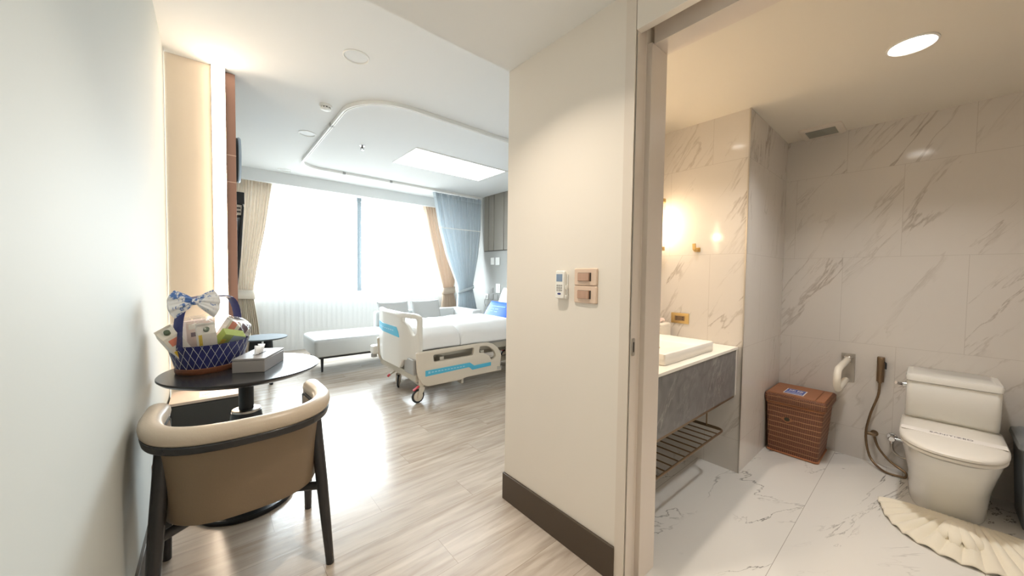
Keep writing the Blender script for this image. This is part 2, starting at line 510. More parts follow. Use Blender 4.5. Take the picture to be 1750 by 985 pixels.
def prism(bm, poly, axis, lo, hi):
    def P(a, b, h): return (h, a, b) if axis == 'x' else (a, h, b) if axis == 'y' else (a, b, h)
    loft(bm, [[P(a, b, lo) for a, b in poly], [P(a, b, hi) for a, b in poly]])

def rrect(w, h, r, n=6, c=(0, 0)):
    out = []
    for sx, sy, a0 in ((1, 1, 0), (-1, 1, pi / 2), (-1, -1, pi), (1, -1, 3 * pi / 2)):
        for k in range(n + 1):
            a = a0 + k / n * pi / 2
            out.append((c[0] + sx * (w / 2 - r) + r * cos(a), c[1] + sy * (h / 2 - r) + r * sin(a)))
    return out

def sell(a, b, e, n, c=(0, 0), rot=0.0):
    out = []
    for k in range(n):
        t = 2 * pi * k / n
        x = a * math.copysign(abs(cos(t)) ** (2 / e), cos(t)); y = b * math.copysign(abs(sin(t)) ** (2 / e), sin(t))
        out.append((c[0] + x * cos(rot) - y * sin(rot), c[1] + x * sin(rot) + y * cos(rot)))
    return out

def rounded(poly, r, n=5):
    out = []
    m = len(poly)
    for i in range(m):
        p = Vector(poly[i]); a = Vector(poly[i - 1]) - p; b = Vector(poly[(i + 1) % m]) - p
        rr = r[i] if isinstance(r, (list, tuple)) else r
        d = min(rr, a.length * 0.49, b.length * 0.49)
        p0, p1 = p + a.normalized() * d, p + b.normalized() * d
        for k in range(n + 1):
            t = k / n
            out.append(tuple((1 - t) ** 2 * p0 + 2 * t * (1 - t) * p + t * t * p1))
    return out

def plate(outline, holes, thick, bevel, fn, cuts=()):
    """flat plate with holes (2-D outline), thickness and rounded rim, mapped to the world by fn(a, b, h)"""
    cu = bpy.data.curves.new('tmp', 'CURVE'); cu.dimensions = '2D'; cu.fill_mode = 'BOTH'
    for poly in [outline] + holes:
        s = cu.splines.new('POLY'); s.points.add(len(poly) - 1); s.use_cyclic_u = True
        for p, q in zip(s.points, poly): p.co = (q[0], q[1], 0, 1)
    cu.extrude = max(thick / 2 - bevel, 0.0002); cu.bevel_depth = bevel; cu.bevel_resolution = 2; cu.offset = -bevel
    o = bpy.data.objects.new('tmp', cu); COL.objects.link(o)
    bpy.context.view_layer.update()
    me = bpy.data.meshes.new_from_object(o.evaluated_get(bpy.context.evaluated_depsgraph_get()))
    bpy.data.objects.remove(o); bpy.data.curves.remove(cu)
    bm = bmesh.new(); bm.from_mesh(me); bpy.data.meshes.remove(me)
    bmesh.ops.remove_doubles(bm, verts=bm.verts, dist=1e-5)
    for c_ in cuts:
        bmesh.ops.bisect_plane(bm, geom=bm.verts[:] + bm.edges[:] + bm.faces[:], plane_co=(c_, 0, 0), plane_no=(1, 0, 0))
    for v in bm.verts: v.co = fn(v.co.x, v.co.y, v.co.z)
    return bm

def text_bm(s, size, fn, thick=0.0006):
    cu = bpy.data.curves.new('tmp', 'FONT'); cu.body = s; cu.size = size; cu.extrude = thick; cu.align_x = 'CENTER'; cu.align_y = 'CENTER'
    o = bpy.data.objects.new('tmp', cu); COL.objects.link(o)
    bpy.context.view_layer.update()
    me = bpy.data.meshes.new_from_object(o.evaluated_get(bpy.context.evaluated_depsgraph_get()))
    bpy.data.objects.remove(o); bpy.data.curves.remove(cu)
    bm = bmesh.new(); bm.from_mesh(me); bpy.data.meshes.remove(me)
    for v in bm.verts: v.co = fn(v.co.x, v.co.y, v.co.z)
    return bm

def obj(name, bm, material, parent=None, bevel=0.0, seg=2, subd=0, solid=0.0, sharp=35, kind=None):
    me = bpy.data.meshes.new(name)
    bmesh.ops.recalc_face_normals(bm, faces=bm.faces)
    bm.to_mesh(me); bm.free()
    mats = material if isinstance(material, list) else [material]
    for m_ in mats: me.materials.append(m_)
    me.polygons.foreach_set('use_smooth', [True] * len(me.polygons))
    me.set_sharp_from_angle(angle=radians(sharp))
    o = bpy.data.objects.new(name, me); COL.objects.link(o)
    if parent:
        o.parent = parent
        o.matrix_parent_inverse = world_of(parent).inverted()
    if solid:
        s = o.modifiers.new('solid', 'SOLIDIFY'); s.thickness = solid; s.offset = 0
    if bevel:
        bv = o.modifiers.new('bevel', 'BEVEL'); bv.width = bevel; bv.segments = seg; bv.limit_method = 'ANGLE'; bv.angle_limit = radians(35)
        bv.harden_normals = False
    if subd:
        ss = o.modifiers.new('subd', 'SUBSURF'); ss.levels = subd; ss.render_levels = subd
    if kind: o['kind'] = kind
    return o

def world_of(o):
    m = Matrix.Translation(o.location) @ o.rotation_euler.to_matrix().to_4x4()
    return (world_of(o.parent) @ o.matrix_parent_inverse @ m) if o.parent else m

def thing(name, label, cat, loc, group=None):
    o = bpy.data.objects.new(name, None); COL.objects.link(o)
    o.location = loc; o.empty_display_size = 0.05
    return tag(o, label, cat, group)

def tag(o, label, cat, group=None):
    o['label'] = label; o['category'] = cat
    if group: o['group'] = group
    return o

def struct(name, bm, material, parent=None, **k):
    return obj(name, bm, material, parent, kind=None if parent else 'structure', **k)

def copy_tree(root, loc, label):
    r = root.copy(); COL.objects.link(r); r.location = loc; r['label'] = label
    for ch in list(root.children):
        c = ch.copy(); COL.objects.link(c); c.parent = r
        for g in list(ch.children):
            d = g.copy(); COL.objects.link(d); d.parent = c
    return r

def one(*a):
    bm = B(); box(bm, *a); return bm

def lamp(name, kind, loc, energy, color, parent=None, **k):
    l = bpy.data.lights.new(name, kind); l.energy = energy; l.color = color
    for a, v in k.items():
        if a != 'rot': setattr(l, a, v)
    o = bpy.data.objects.new(name, l); COL.objects.link(o); o.location = loc
    if 'rot' in k: o.rotation_euler = k['rot']
    if parent:
        o.parent = parent; o.matrix_parent_inverse = world_of(parent).inverted()
    return o

# ------------------------------------------------------------------ room shell
XL, XS, YE = -0.231, 1.242, 1.51            # left wall, corridor's right wall, its far end
XC, XH, YW = 0.152, 4.0, 6.62               # tv wall face, head wall, window wall
ZB, ZE, ZT = 2.74, 2.352, 2.31              # ceilings: bedroom, entry, bathroom
XB0, XB1, YB1, YB0 = 1.44, 3.45, 1.38, -0.95  # bathroom inside
PX, PY = 2.564, 0.757                       # marble corner by the vanity
YBK = -1.7
DY0, DY1 = -0.30, 0.752                     # bathroom door opening

struct('floor_bedroom', one(XL - .1, XS, YBK, YE, -.06, 0), M['wood'])
bm = B(); box(bm, XL - .1, XH + .1, YE, YW + .1, -.06, 0)
struct('floor_bedroom', bm, M['wood'])
struct('floor_bathroom', one(XS + .055, XB1 + .1, YB0 - .1, YB1, -.06, 0.0), M['mfloor'])
struct('trim_threshold', one(XS, XS + .055, DY0, DY1, -.06, 0.003), M['bronze'])
struct('ceiling_bedroom', one(XL - .1, XH + .1, YE, YW + .1, ZB, ZB + .08), M['ceil'])
bm = B(); box(bm, XL - .1, XS + .25, YBK, YE, ZE, ZB + .08)
struct('ceiling_entry', bm, M['ceil'])
struct('ceiling_bathroom', one(XS + .25, XB1 + .1, YB0 - .1, YE, ZT, ZB + .08), M['ceil_bath'])
struct('wall_left', one(XL - .12, XL, YBK, 3.40, 0, ZB), M['paint_left'])
struct('wall_back', one(XL - .12, XB1 + .1, YBK - .1, YBK, 0, ZB), M['paint_warm'])
# wall between corridor and bathroom, with the door opening
struct('wall_corridor', one(XS, XB0 - .02, DY1 + .0, YE, 0, ZE), M['paint_warm'])
struct('wall_corridor', one(XS, XB0, YBK, DY0, 0, ZE), M['paint_warm'])
bm = B(); box(bm, XS + .01, XB0, DY0, DY1, 2.24, ZE)
struct('wall_corridor', bm, M['jamb'])
# bathroom walls
struct('wall_vanity', one(XB0 - .02, XH, YB1, YE, 0, ZB), M['my'])
bm = B(); box(bm, PX, XB1 + .1, PY, YB1, 0, ZT)
struct('wall_bathroom_pillar', bm, M['mx'])
struct('wall_bathroom_alcove', one(PX + .001, XB1, PY - .0015, PY + .05, 0, ZT), M['my'])
struct('wall_bathroom_back', one(XB1, XB1 + .12, YB0, PY, 0, ZT), M['mx'])
struct('wall_bathroom_right', one(XB0, XB1 + .1, YB0 - .12, YB0, 0, ZT), M['my'])
struct('trim_pillar_edge', one(PX - .003, PX + .004, PY - .0045, PY + .003, 0, ZT), M['steel'])
# door casing, frame, lintel
struct('trim_casing', one(XS - .006, XS + .02, DY1, DY1 + .042, 0, ZE), M['casing'])
struct('trim_frame', one(XS + .003, 1.305, DY1 - .004, DY1 + .03, 0, 2.22), M['jamb'])
struct('trim_frame', one(1.317, XB0, DY1 - .022, DY1 + .03, 0, 2.165), M['jamb'], bevel=.002)
struct('trim_frame', one(1.30, 1.325, DY1 + .004, DY1 + .03, 0, 2.22), M['groove'])
struct('trim_lintel', one(XS - .006, XS + .028, DY0, DY1 - .002, 2.185, ZE - .0), M['paint_warm'], bevel=.002)
struct('trim_lintel', one(1.335, XB0, DY0, DY1 - .02, 2.165, 2.26), M['jamb'])
d = thing('door_lock_strike', 'slim steel finger pull set into the edge of the bathroom door frame', 'door pull', (1.26, DY1 - .004, .975))
bm = plate(rounded([(-.011, -.035), (.011, -.035), (.011, .035), (-.011, .035)], .008), [], .003, .0008, lambda a, b, h: Vector((1.262 + a, DY1 - .0055 + h, .975 + b)))
obj('pull_plate', bm, M['steel'], d)
obj('pull_slot', one(1.258, 1.266, DY1 - .0078, DY1 - .006, .955, .995), M['groove'], d)
# baseboards
struct('baseboard_corridor', one(XS - .012, XS + .01, DY1 + .042, YE + .004, 0, .147), M['base'], bevel=.002)
struct('baseboard_left', one(XL - .01, XL + .012, YBK, 3.38, 0, .125), M['base_left'], bevel=.002)
# recessed peach panel, led strip, copper post and tv wall
struct('wall_panel', one(XL, .014, 3.405, 3.44, 0, 2.738), M['peach'])
struct('wall_panel_backing', one(XL, .09, 3.452, 3.52, 0, ZB), M['paint_warm'])
struct('wall_tv', one(XL - .12, XC, 3.60, YW + .1, 0, ZB), M['head_low'])
led = thing('led_strip', 'warm white vertical light strip between peach panel and copper post', 'strip light', (.054, 3.45, 0))
obj('diffuser', one(.016, .090, 3.372, 3.380, .02, ZB - .012), M['led'], led)
obj('channel', one(.0145, .0915, 3.380, 3.45, 0, ZB - .002), M['white'], led)
bm = B(); box(bm, .094, XC, 3.44, 3.60, 0, ZB - .004)
struct('trim_copper_post', bm, M['copper'], bevel=.0015)
for z in (1.93, 2.13):
    struct('trim_copper_seam_glint', one(.0935, XC + .0005, 3.439, 3.60, z - .002, z + .002), M['rosegold'])  # seam lines as paler bands, painting in reflections on the copper

# window wall, window, pelmet
WX0, WX1, WZ0, WZ1 = .30, 3.92, .945, 2.60
for a in ((XC - .2, WX0, 0, ZB), (WX1, XH + .1, 0, ZB), (WX0, WX1, 0, WZ0), (WX0, WX1, WZ1, ZB)):
    struct('wall_window', one(a[0], a[1], YW, YW + .16, a[2], a[3]), M['ceil'])
w = struct('window_1', one(1.99, 2.062, YW + .02, YW + .09, WZ0, WZ1), M['alu'])
w['kind'] = 'structure'
bm = B()
for a in ((WX0, WX1, WZ0, WZ0 + .045), (WX0, WX1, WZ1 - .045, WZ1), (WX0, WX0 + .045, WZ0, WZ1), (WX1 - .045, WX1, WZ0, WZ1)):
    box(bm, a[0], a[1], YW + .03, YW + .08, a[2], a[3])
obj('window_frame', bm, M['white'], w)
for x0, x1 in ((WX0 + .04, 1.99), (2.062, WX1 - .04)):
    obj('pane', one(x0, x1, YW + .05, YW + .054, WZ0 + .04, WZ1 - .04), M['glass'], w)
struct('trim_sill', one(WX0 - .03, WX1 + .03, YW - .03, YW + .03, WZ0 - .03, WZ0), M['white'], bevel=.003)
struct('trim_pelmet', one(XC, XH, 6.30, 6.36, 2.57, ZB), M['ceil'])
por = lamp('daylight_portal', 'AREA', ((WX0 + WX1) / 2, YW + .12, (WZ0 + WZ1) / 2), 1, (1, 1, 1), rot=(radians(-90), 0, 0))
por.data.shape = 'RECTANGLE'; por.data.size = WX1 - WX0; por.data.size_y = WZ1 - WZ0
por.data.cycles.is_portal = True

# head wall with laminate panels
struct('wall_head', one(XH, XH + .12, YE, YW + .1, 0, ZB), M['head_low'])
ys = [2.2, 2.9, 3.6, 4.3, 4.95, 5.237, 5.40, 5.55]
for y0, y1 in zip(ys, ys[1:]):
    struct('wall_head_panel', one(XH - .018, XH, y0 + .007, y1 - .007, 1.712, ZB), M['head'], bevel=.002)
struct('wall_head_backing', one(XH - .004, XH, 2.2, 5.55, 1.70, ZB), M['groove'])

# ------------------------------------------------------------------ round pedestal table
TX, TY, TZ = .135, 2.39, .735
t = thing('pedestal_table', 'round black-stained pedestal table carrying the gift basket', 'table', (TX, TY, 0))
bm = B(); lathe(bm, [(.30, TZ - .034), (.338, TZ - .020), (.35, TZ - .008), (.35, TZ - .003), (.347, TZ)], (TX, TY, 0), 96)
obj('tabletop', bm, M['tabletop'], t)
bm = B(); lathe(bm, [(.034, .40), (.034, TZ - .034)], (TX, TY, 0), 40)
obj('column', bm, M['blackm'], t)
bm = B(); lathe(bm, [(.055, .492), (.064, .494), (.064, .506), (.056, .509)], (TX, TY, 0), 48)
obj('collar', bm, M['steel'], t)
bm = B(); lathe(bm, [(.135, .018), (.10, .20), (.082, .36), (.071, .47), (.067, .495)], (TX, TY, 0), 64)
obj('base_cone', bm, M['black'], t)
bm = B(); lathe(bm, [(.217, 0), (.22, .004), (.22, .016), (.214, .022), (.13, .027)], (TX, TY, 0), 96)
obj('base_disc', bm, M['blackm'], t)

# ------------------------------------------------------------------ armchair
CX, CY = .098, 1.83
ch = thing('armchair', 'tub armchair in tan leather with black wooden legs beside the left wall', 'chair', (CX, CY, 0))
def upath(w, yb, yt, n=40, flare=0.0, e=2.6):
    """U in plan, open towards +y: from left tip round the back to right tip"""
    out = []
    for k in range(n + 1):
        a = pi + pi * k / n
        x = w * math.copysign(abs(cos(a)) ** (2 / e), cos(a)); y = math.copysign(abs(sin(a)) ** (2 / e), sin(a))
        out.append((CX + x, CY - .03 + y * (CY - .03 - yb)))
    left = [(CX - w + flare * (1 - i / 5), yt + (CY - .03 - yt) * i / 5) for i in range(5)]
    return left + out + [(2 * CX - x, y) for x, y in reversed(left)]
pth = upath(.272, 1.57, 1.955, flare=.012)
def rail_z(i, n):
    t_ = abs(2 * i / (n - 1) - 1)
    return .012 * t_ ** 2
bm = B(); n_ = len(pth)
loops = []
for i, (x, y) in enumerate(pth):
    a = Vector(pth[max(i - 1, 0)]); b = Vector(pth[min(i + 1, n_ - 1)]); tn = (b - a).normalized(); nn = Vector((-tn.y, tn.x))
    wdt = .031 + .006 * abs(2 * i / (n_ - 1) - 1) ** 3
    endf = min(1.0, min(i, n_ - 1 - i) / 2.0 + .55)
    zc = .692 + rail_z(i, n_)
    loops.append([(x + nn.x * wdt * endf * cos(q), y + nn.y * wdt * endf * cos(q), zc + .033 * endf * math.copysign(abs(sin(q)) ** .8, sin(q))) for q in [2 * pi * k / 16 for k in range(16)]])
loft(bm, loops)
obj('padded_rail', bm, M['leather'], ch, sharp=60)
bm = B(); loops = []
for i, (x, y) in enumerate(pth):
    a = Vector(pth[max(i - 1, 0)]); b = Vector(pth[min(i + 1, n_ - 1)]); tn = (b - a).normalized(); nn = Vector((-tn.y, tn.x))
    zc = .668 + rail_z(i, n_)
    sec = [(-.030, 0), (.030, 0), (.024, -.030), (-.024, -.030)]
    loops.append([(x + nn.x * u, y + nn.y * u, zc + v) for u, v in sec])
loft(bm, loops)
obj('rail_frame', bm, M['dark'], ch, bevel=.005)
# leather shell: wraps the back and sides below the rail, bottom corners rounded
def shell(u, v):
    k = u * (n_ - 1); i = min(int(k), n_ - 2); f = k - i
    x = pth[i][0] * (1 - f) + pth[i + 1][0] * f; y = pth[i][1] * (1 - f) + pth[i + 1][1] * f
    x = CX + (x - CX) * (.94 - .07 * v); y = CY + (y - CY) * (.955 - .10 * v) 
    e = abs(2 * u - 1)
    zb = .365 + .02 * e ** 2 + .16 * max(0, (e - .78) / .22) ** 2
    return Vector((x, y, .655 * (1 - v) + zb * v))
bm = B(); grid(bm, shell, 72, 14)
obj('leather_shell', bm, M['leather_shade'], ch, solid=.022, bevel=.006)
# seat
bm = B(); loops = []
for z, s in ((.36, .80), (.375, .90), (.40, .94), (.445, .95), (.465, .92), (.475, .82)):
    loops.append([(CX + (x - CX), CY + .04 + (y - CY - .04), z) for x, y in sell(.245 * s, .235 * s, 4, 48, (CX, CY + .045))])
loft(bm, loops)
obj('seat', bm, M['leather'], ch, sharp=60)
LEGS = [((CX + .232, 1.70), (CX + .277, 1.635)), ((CX - .232, 1.70), (CX - .277, 1.635)), ((CX + .255, 1.965), (CX + .278, 2.10)), ((CX - .255, 1.965), (CX - .262, 2.10))]
for (x1, y1), (x0, y0) in LEGS:
    bm = B(); tube(bm, [(x0, y0, 0), (x0 * .5 + x1 * .5, y0 * .5 + y1 * .5, .34), (x1, y1, .655)], [.016, .0225, .0245], 20)
    obj('leg', bm, M['dark'], ch)
def leg_at(i, z):
    (x1, y1), (x0, y0) = LEGS[i]; f = z / .655
    return (x0 + (x1 - x0) * f, y0 + (y1 - y0) * f, z)
for i, k in ((0, 3), (1, 2)):
    bm = B(); a, b = Vector(leg_at(i, .335)), Vector(leg_at(k, .335))
    tube(bm, [a, a.lerp(b, .5) + Vector((0, 0, .004 if i else -.018)), b], .016, 12, flat=(1.15, .85))
    obj('stretcher', bm, M['dark'], ch)

# ------------------------------------------------------------------ tissue box
ta = math.atan2(.28, .132)
tc = Vector((.196, 2.368, TZ))
tb = thing('tissue_box', 'grey leather tissue box on the black round table beside the gift basket', 'tissue box', tc)
tL, tW, tH = .275, .145, .072
R2 = Matrix.Rotation(ta, 3, 'Z')
bm = B(); obox(bm, tc + Vector((0, 0, tH * .42)), (tL, tW, tH * .84), ta); obj('box_body', bm, M['tissuebox'], tb, bevel=.002)
bm = B(); obox(bm, tc + Vector((0, 0, tH * .93)), (tL + .001, tW + .001, tH * .14), ta); obj('box_lid', bm, M['tissuebox'], tb, bevel=.0015)
bm = B(); loops = [[tuple(tc + R2 @ Vector((x, y, tH + .0006))) for x, y in sell(.062, .018, 3, 32)], [tuple(tc + R2 @ Vector((x, y, tH + .0012))) for x, y in sell(.060, .017, 3, 32)]]
loft(bm, loops); obj('slot', bm, M['groove'], tb)
def tis(u, v):
    a = (u - .5) * .10; s = sin(u * 19) * .012 * (.3 + v) + sin(u * 41 + 1) * .004
    p = Vector((a * (1 - .25 * v) + .012 * v, s, .001 + v * (.034 + .012 * sin(u * 9 + .6))))
    return tc + R2 @ (p + Vector((-.01, 0, tH)))
bm = B(); grid(bm, tis, 60, 10); obj('tissue', bm, M['tissue'], tb, sharp=180)

# ------------------------------------------------------------------ gift basket
BA = radians(46); BC = Vector((-.008, 2.475, TZ))
gb = thing('gift_basket', 'oval navy gift basket with silver lattice and printed bow on round table', 'basket', BC)
def ell(a, b, z, n=72, e=2.3): return [(x, y, BC.z + z) for x, y in sell(a, b, e, n, (BC.x, BC.y), BA)]
bm = B(); loft(bm, [ell(.150, .112, .0005), ell(.156, .116, .010), ell(.156, .116, .026), ell(.152, .112, .030)]); obj('wicker_base', bm, M['baskbrown'], gb)
bm = B()
prof = [(.150, .110, .028), (.160, .119, .06), (.171, .128, .10), (.180, .134, .145), (.182, .136, .148), (.178, .132, .147), (.165, .122, .09), (.15, .11, .05)]
loft(bm, [ell(a, b, z) for a, b, z in prof]); obj('basket_body', bm, M['navy'], gb, sharp=60)
def wall_pt(t, z, off=.003):
    k = (z - .028) / (.145 - .028); a = .150 + .030 * k + off; b = .110 + .024 * k + off
    t = t % (2 * pi)
    e = 2.3
    x = a * math.copysign(abs(cos(t)) ** (2 / e), cos(t)); y = b * math.copysign(abs(sin(t)) ** (2 / e), sin(t))
    return Vector((BC.x + x * cos(BA) - y * sin(BA), BC.y + x * sin(BA) + y * cos(BA), BC.z + z))
bm = B(); nl = 27
for i in range(nl):
    t0 = 2 * pi * i / nl
    for s in (-1, 1):
        tube(bm, [wall_pt(t0 + s * .38 * j / 6, .03 + .116 * j / 6) for j in range(7)], .0010, 5)
obj('silver_lattice', bm, M['silver'], gb)
# handle: broad satin-wrapped strip arching along the long axis
hx = Vector((cos(BA), sin(BA), 0)); hy = Vector((-sin(BA), cos(BA), 0))
bm = B(); loops = []
for k in range(41):
    a = pi * k / 40
    cx_ = -.176 * math.copysign(abs(cos(a)) ** .42, cos(a)); cz = .13 + .255 * abs(sin(a)) ** .66
    c = BC + hx * cx_ + Vector((0, 0, cz))
    a2 = a + .01
    tx = .176 * sin(a) ; tz = .275 * cos(a)
    tn = Vector((hx.x * tx, hx.y * tx, tz)).normalized(); nn = tn.cross(hy).normalized()
    w_ = .023; h_ = .005 + .0014 * sin(k * 3.1)
    loops.append([tuple(c + hy * u * w_ + nn * v * h_) for u, v in ((-1, -.4), (-.6, -1), (.6, -1), (1, -.4), (1, .4), (.6, 1), (-.6, 1), (-1, .4))])
loft(bm, loops); obj('handle', bm, M['navy'], gb, sharp=60)
# bow of printed cloth near the top of the handle
bc = Vector((-.066, 2.325, BC.z + .368)); bx = Vector((cos(radians(12)), sin(radians(12)), 0)); by = Vector((-bx.y, bx.x, 0))
for s in (-1, 1):
    for layer in (0, 1):
        def wing(u, v, s=s, layer=layer):
            t = v * 2 - 1
            hh = .010 + .046 * u ** .62
            over = (1 - abs(t) ** 2.4) * .026 * u ** 2          # rounded outer edge
            x = .006 + .066 * u + over
            drop = (-.016 if s > 0 else -.010) * u * (1 - t) * .5 - (.012 * u * u if t < -.3 else 0) * abs(t)
            fold = .005 * sin(7.5 * t + 2 * layer + s) * (.35 + .65 * u) + .003 * sin(15 * t + 5 * u)
            puff = (.020 if layer else -.016) * (1 - t * t) ** .5 * sin(min(1, u * 1.05) * pi * .86)
            return bc + bx * s * x + Vector((0, 0, hh * t + drop)) + by * (fold - puff)
        bm = B(); grid(bm, wing, 26, 26)
        obj('bow_loop', bm, M['toile'], gb, sharp=180, solid=.0015)
bm = B(); loft(bm, [[tuple(bc + bx * (.014 * z) + by * .016 * cos(2 * pi * k / 16) * q + Vector((0, 0, .017 * sin(2 * pi * k / 16) * q))) for k in range(16)] for z, q in ((-1, .75), (-.4, 1), (.4, 1), (1, .75))])
obj('bow_knot', bm, M['toile'], gb)
# cellophane over the goods
def film(t, v):
    rim = wall_pt(t, .150, .004)
    d_ = (rim - Vector((BC.x, BC.y, rim.z)))
    k = 1.0 + .14 * sin(v * pi * .5) - 1.14 * v ** 2.6
    lift = .125 * sin(v * pi / 2) * (1 + .07 * sin(7 * t) + .05 * sin(3 * t + 1))
    p = Vector((BC.x, BC.y, rim.z)) + d_ * k + Vector((0, 0, lift))
    w1 = .004 * sin(17 * t + 5 * v) + .003 * sin(29 * t - 9 * v)
    return p + d_.normalized() * w1 * (1 - v)
bm = B(); grid(bm, lambda u, v: film(2 * pi * u, v * .96), 120, 18)
obj('cellophane_wrap', bm, M['film'], gb, sharp=180)

# cartons standing in the basket, tops showing over the rim
def basis(yaw, lean, tilt):
    return Matrix.Rotation(yaw, 3, 'Z') @ Matrix.Rotation(lean, 3, 'Y') @ Matrix.Rotation(tilt, 3, 'X')
def carton(name, label, c, size, R, m, gable=0.0, cap=None, prints=(), cat='carton', grp='cartons in the gift basket'):
    w_, d_, h_ = size
    t_ = thing(name, label, cat, Vector(c), grp)
    T = lambda x, y, z: Vector(c) + R @ Vector((x, y, z))
    bm = B(); loft(bm, [[T(x * w_ / 2, y * d_ / 2, z) for x, y in ((-1, -1), (1, -1), (1, 1), (-1, 1))] for z in (0, h_)])
    if gable:
        bm.free(); bm = B()
        g = h_ + gable
        lo = [T(x * w_ / 2, y * d_ / 2, 0) for x, y in ((-1, -1), (1, -1), (1, 1), (-1, 1))]
        hi = [T(x * w_ / 2, y * d_ / 2, h_) for x, y in ((-1, -1), (1, -1), (1, 1), (-1, 1))]
        rd = [T(x * w_ / 2, y * .003, g) for x, y in ((-1, -1), (1, -1), (1, 1), (-1, 1))]
        rf = [T(x * w_ / 2, y * .003, g + .012) for x, y in ((-1, -1), (1, -1), (1, 1), (-1, 1))]
        loft(bm, [lo, hi, rd, rf])
    obj('carton_body', bm, m, t_, bevel=.0015)
    for (x0, x1, z0, z1, pm) in prints:
        bm = B(); loft(bm, [[T(x, y, z) for x, z in ((x0 * w_, z0 * h_), (x1 * w_, z0 * h_), (x1 * w_, z1 * h_), (x0 * w_, z1 * h_))] for y in (-d_ / 2 - .0012, -d_ / 2 + .001)])
        obj('printed_panel', bm, pm, t_)
    if cap:
        bm = B(); y_ = -d_ * .25; a = T(0, y_, h_ + gable * .45); nn = (R @ Vector((0, -gable, d_ / 2))).normalized() if gable else R @ Vector((0, 0, 1))
        cyl(bm, a, a + nn * .018, .0125, .0115, 20); obj('screw_cap', bm, cap, t_, bevel=.001)
    return t_
z0 = BC.z + .098
carton('juice_carton', 'white drink carton with dark green cap leaning out of basket towards left wall', (-.098, 2.405, z0 - .02), (.068, .066, .150), basis(radians(20), radians(-31), radians(5)), M['carton_w'], .03, M['capgreen'], ((-.45, .1, .25, .5, M['yellow']), (-.3, .3, .68, .9, M['coral'])))
carton('juice_carton', 'white drink carton with green cap and yellow edge, centre front of basket', (-.02, 2.452, z0), (.075, .062, .112), basis(radians(8), radians(-6), radians(16)), M['carton_w'], .034, M['capgreen'], ((-.46, -.28, .45, .98, M['yellow']), (-.1, .42, .2, .8, M['carton_w'])))
carton('tea_box', 'flat green and pale blue box lying across front of the basket', (.052, 2.505, z0 + .02), (.105, .05, .085), basis(radians(28), radians(16), radians(38)), M['carton_g'], 0, None, ((-.1, .5, .35, .97, M['carton_b']), (-.48, -.28, .1, .6, M['yellow'])))
carton('snack_box', 'pale box with coral and mauve print behind the green box in the basket', (.06, 2.575, z0 + .03), (.12, .045, .125), basis(radians(30), radians(20), radians(24)), M['carton_w'], 0, None, ((-.4, -.12, .6, .98, M['coral']), (.06, .44, .52, .98, M['lilac'])))
carton('biscuit_box', 'pale pink box standing behind the middle carton in the basket', (-.05, 2.535, z0 + .01), (.125, .045, .150), basis(radians(22), radians(-4), radians(2)), M['carton_p'], 0, None, ((-.42, .1, .72, .9, M['carton_w']), (-.36, -.15, .45, .6, M['lilac'])))

# ------------------------------------------------------------------ low cabinet under the table
cb = thing('low_cabinet', 'low charcoal-fronted cabinet with pale top against the peach panel', 'cabinet', (-.03, 3.22, 0))
obj('cabinet_body', one(-.215, .15, 3.075, 3.37, .03, .392), M['cab_front'], cb, bevel=.003)
obj('cabinet_top', one(-.219, .154, 3.068, 3.374, .392, .410), M['cab_top'], cb, bevel=.002)
obj('cabinet_door', one(-.205, .14, 3.062, 3.075, .05, .385), M['cab_front'], cb, bevel=.002)
obj('plinth', one(-.20, .135, 3.10, 3.36, 0, .03), M['black'], cb)
st = obj('sticker', one(-.075, .03, 3.12, 3.27, .410, .4108), M['paper'], cb)
bm = B()
for k in range(3): obox(bm, (-.045 + .012 * k, 3.175 + .022 * k, .411), (.034 - .006 * k, .008, .0006), .2)
obj('sticker_print', bm, M['ink'], st)

# ------------------------------------------------------------------ wall outlet, switches, remote
ou = thing('wall_socket', 'copper coloured socket plate low on the left wall beside the chair', 'socket', (XL, 2.43, .276))
obj('face_plate', one(XL, XL + .008, 2.372, 2.492, .243, .318), M['rosedark'], ou, bevel=.003)
obj('socket_insert', one(XL + .008, XL + .010, 2.40, 2.465, .262, .30), M['groove'], ou)
def switch(z0, z1, label):
    s = thing('light_switch', label, 'light switch', (XS, .966, (z0 + z1) / 2), 'rose gold switches on the corridor wall')
    y0, y1 = .905, 1.027
    bm = B(); loft(bm, [[(XS - d_, y, z) for y, z in rrect(y1 - y0 - q, z1 - z0 - q, .006, 4, ((y0 + y1) / 2, (z0 + z1) / 2))] for d_, q in ((0, 0), (.006, 0), (.010, .006))])
    obj('face_plate', bm, M['rosegold'], s)
    a, b = .934, 1.004; h0, h1 = z0 + .019, z1 - .019
    obj('recess', one(XS - .0112, XS - .0095, a, b, h0, h1), M['groove'], s)
    bm = B(); vs = box(bm, XS - .0165, XS - .010, a + .006, b - .0012, h0 + .001, h1 - .0012)
    for v in vs:
        if v.co.y < a + .01 and v.co.x < XS - .012: v.co.x -= .004
    rk = obj('rocker', bm, M['rosedark'], s, bevel=.001)
    return s
switch(1.2115, 1.286, 'upper of the two rose gold light switches stacked on the corridor wall')
switch(1.135, 1.2095, 'lower of the two rose gold light switches stacked on the corridor wall')
rc = thing('remote_control', 'white air conditioner remote in its holder beside the light switches', 'remote control', (XS, 1.097, 1.21))
y0, y1 = 1.070, 1.124
bm = B(); loft(bm, [[(XS - d_, y, z) for y, z in rrect(y1 - y0 - q, .128 - q, .010, 5, ((y0 + y1) / 2, 1.212))] for d_, q in ((.008, .006), (.012, 0), (.024, 0), (.028, .006))])
obj('remote_body', bm, M['white'], rc)
obj('screen', one(XS - .0288, XS - .0275, 1.080, 1.116, 1.226, 1.260), M['lcd'], rc, bevel=.0004)
bm = B()
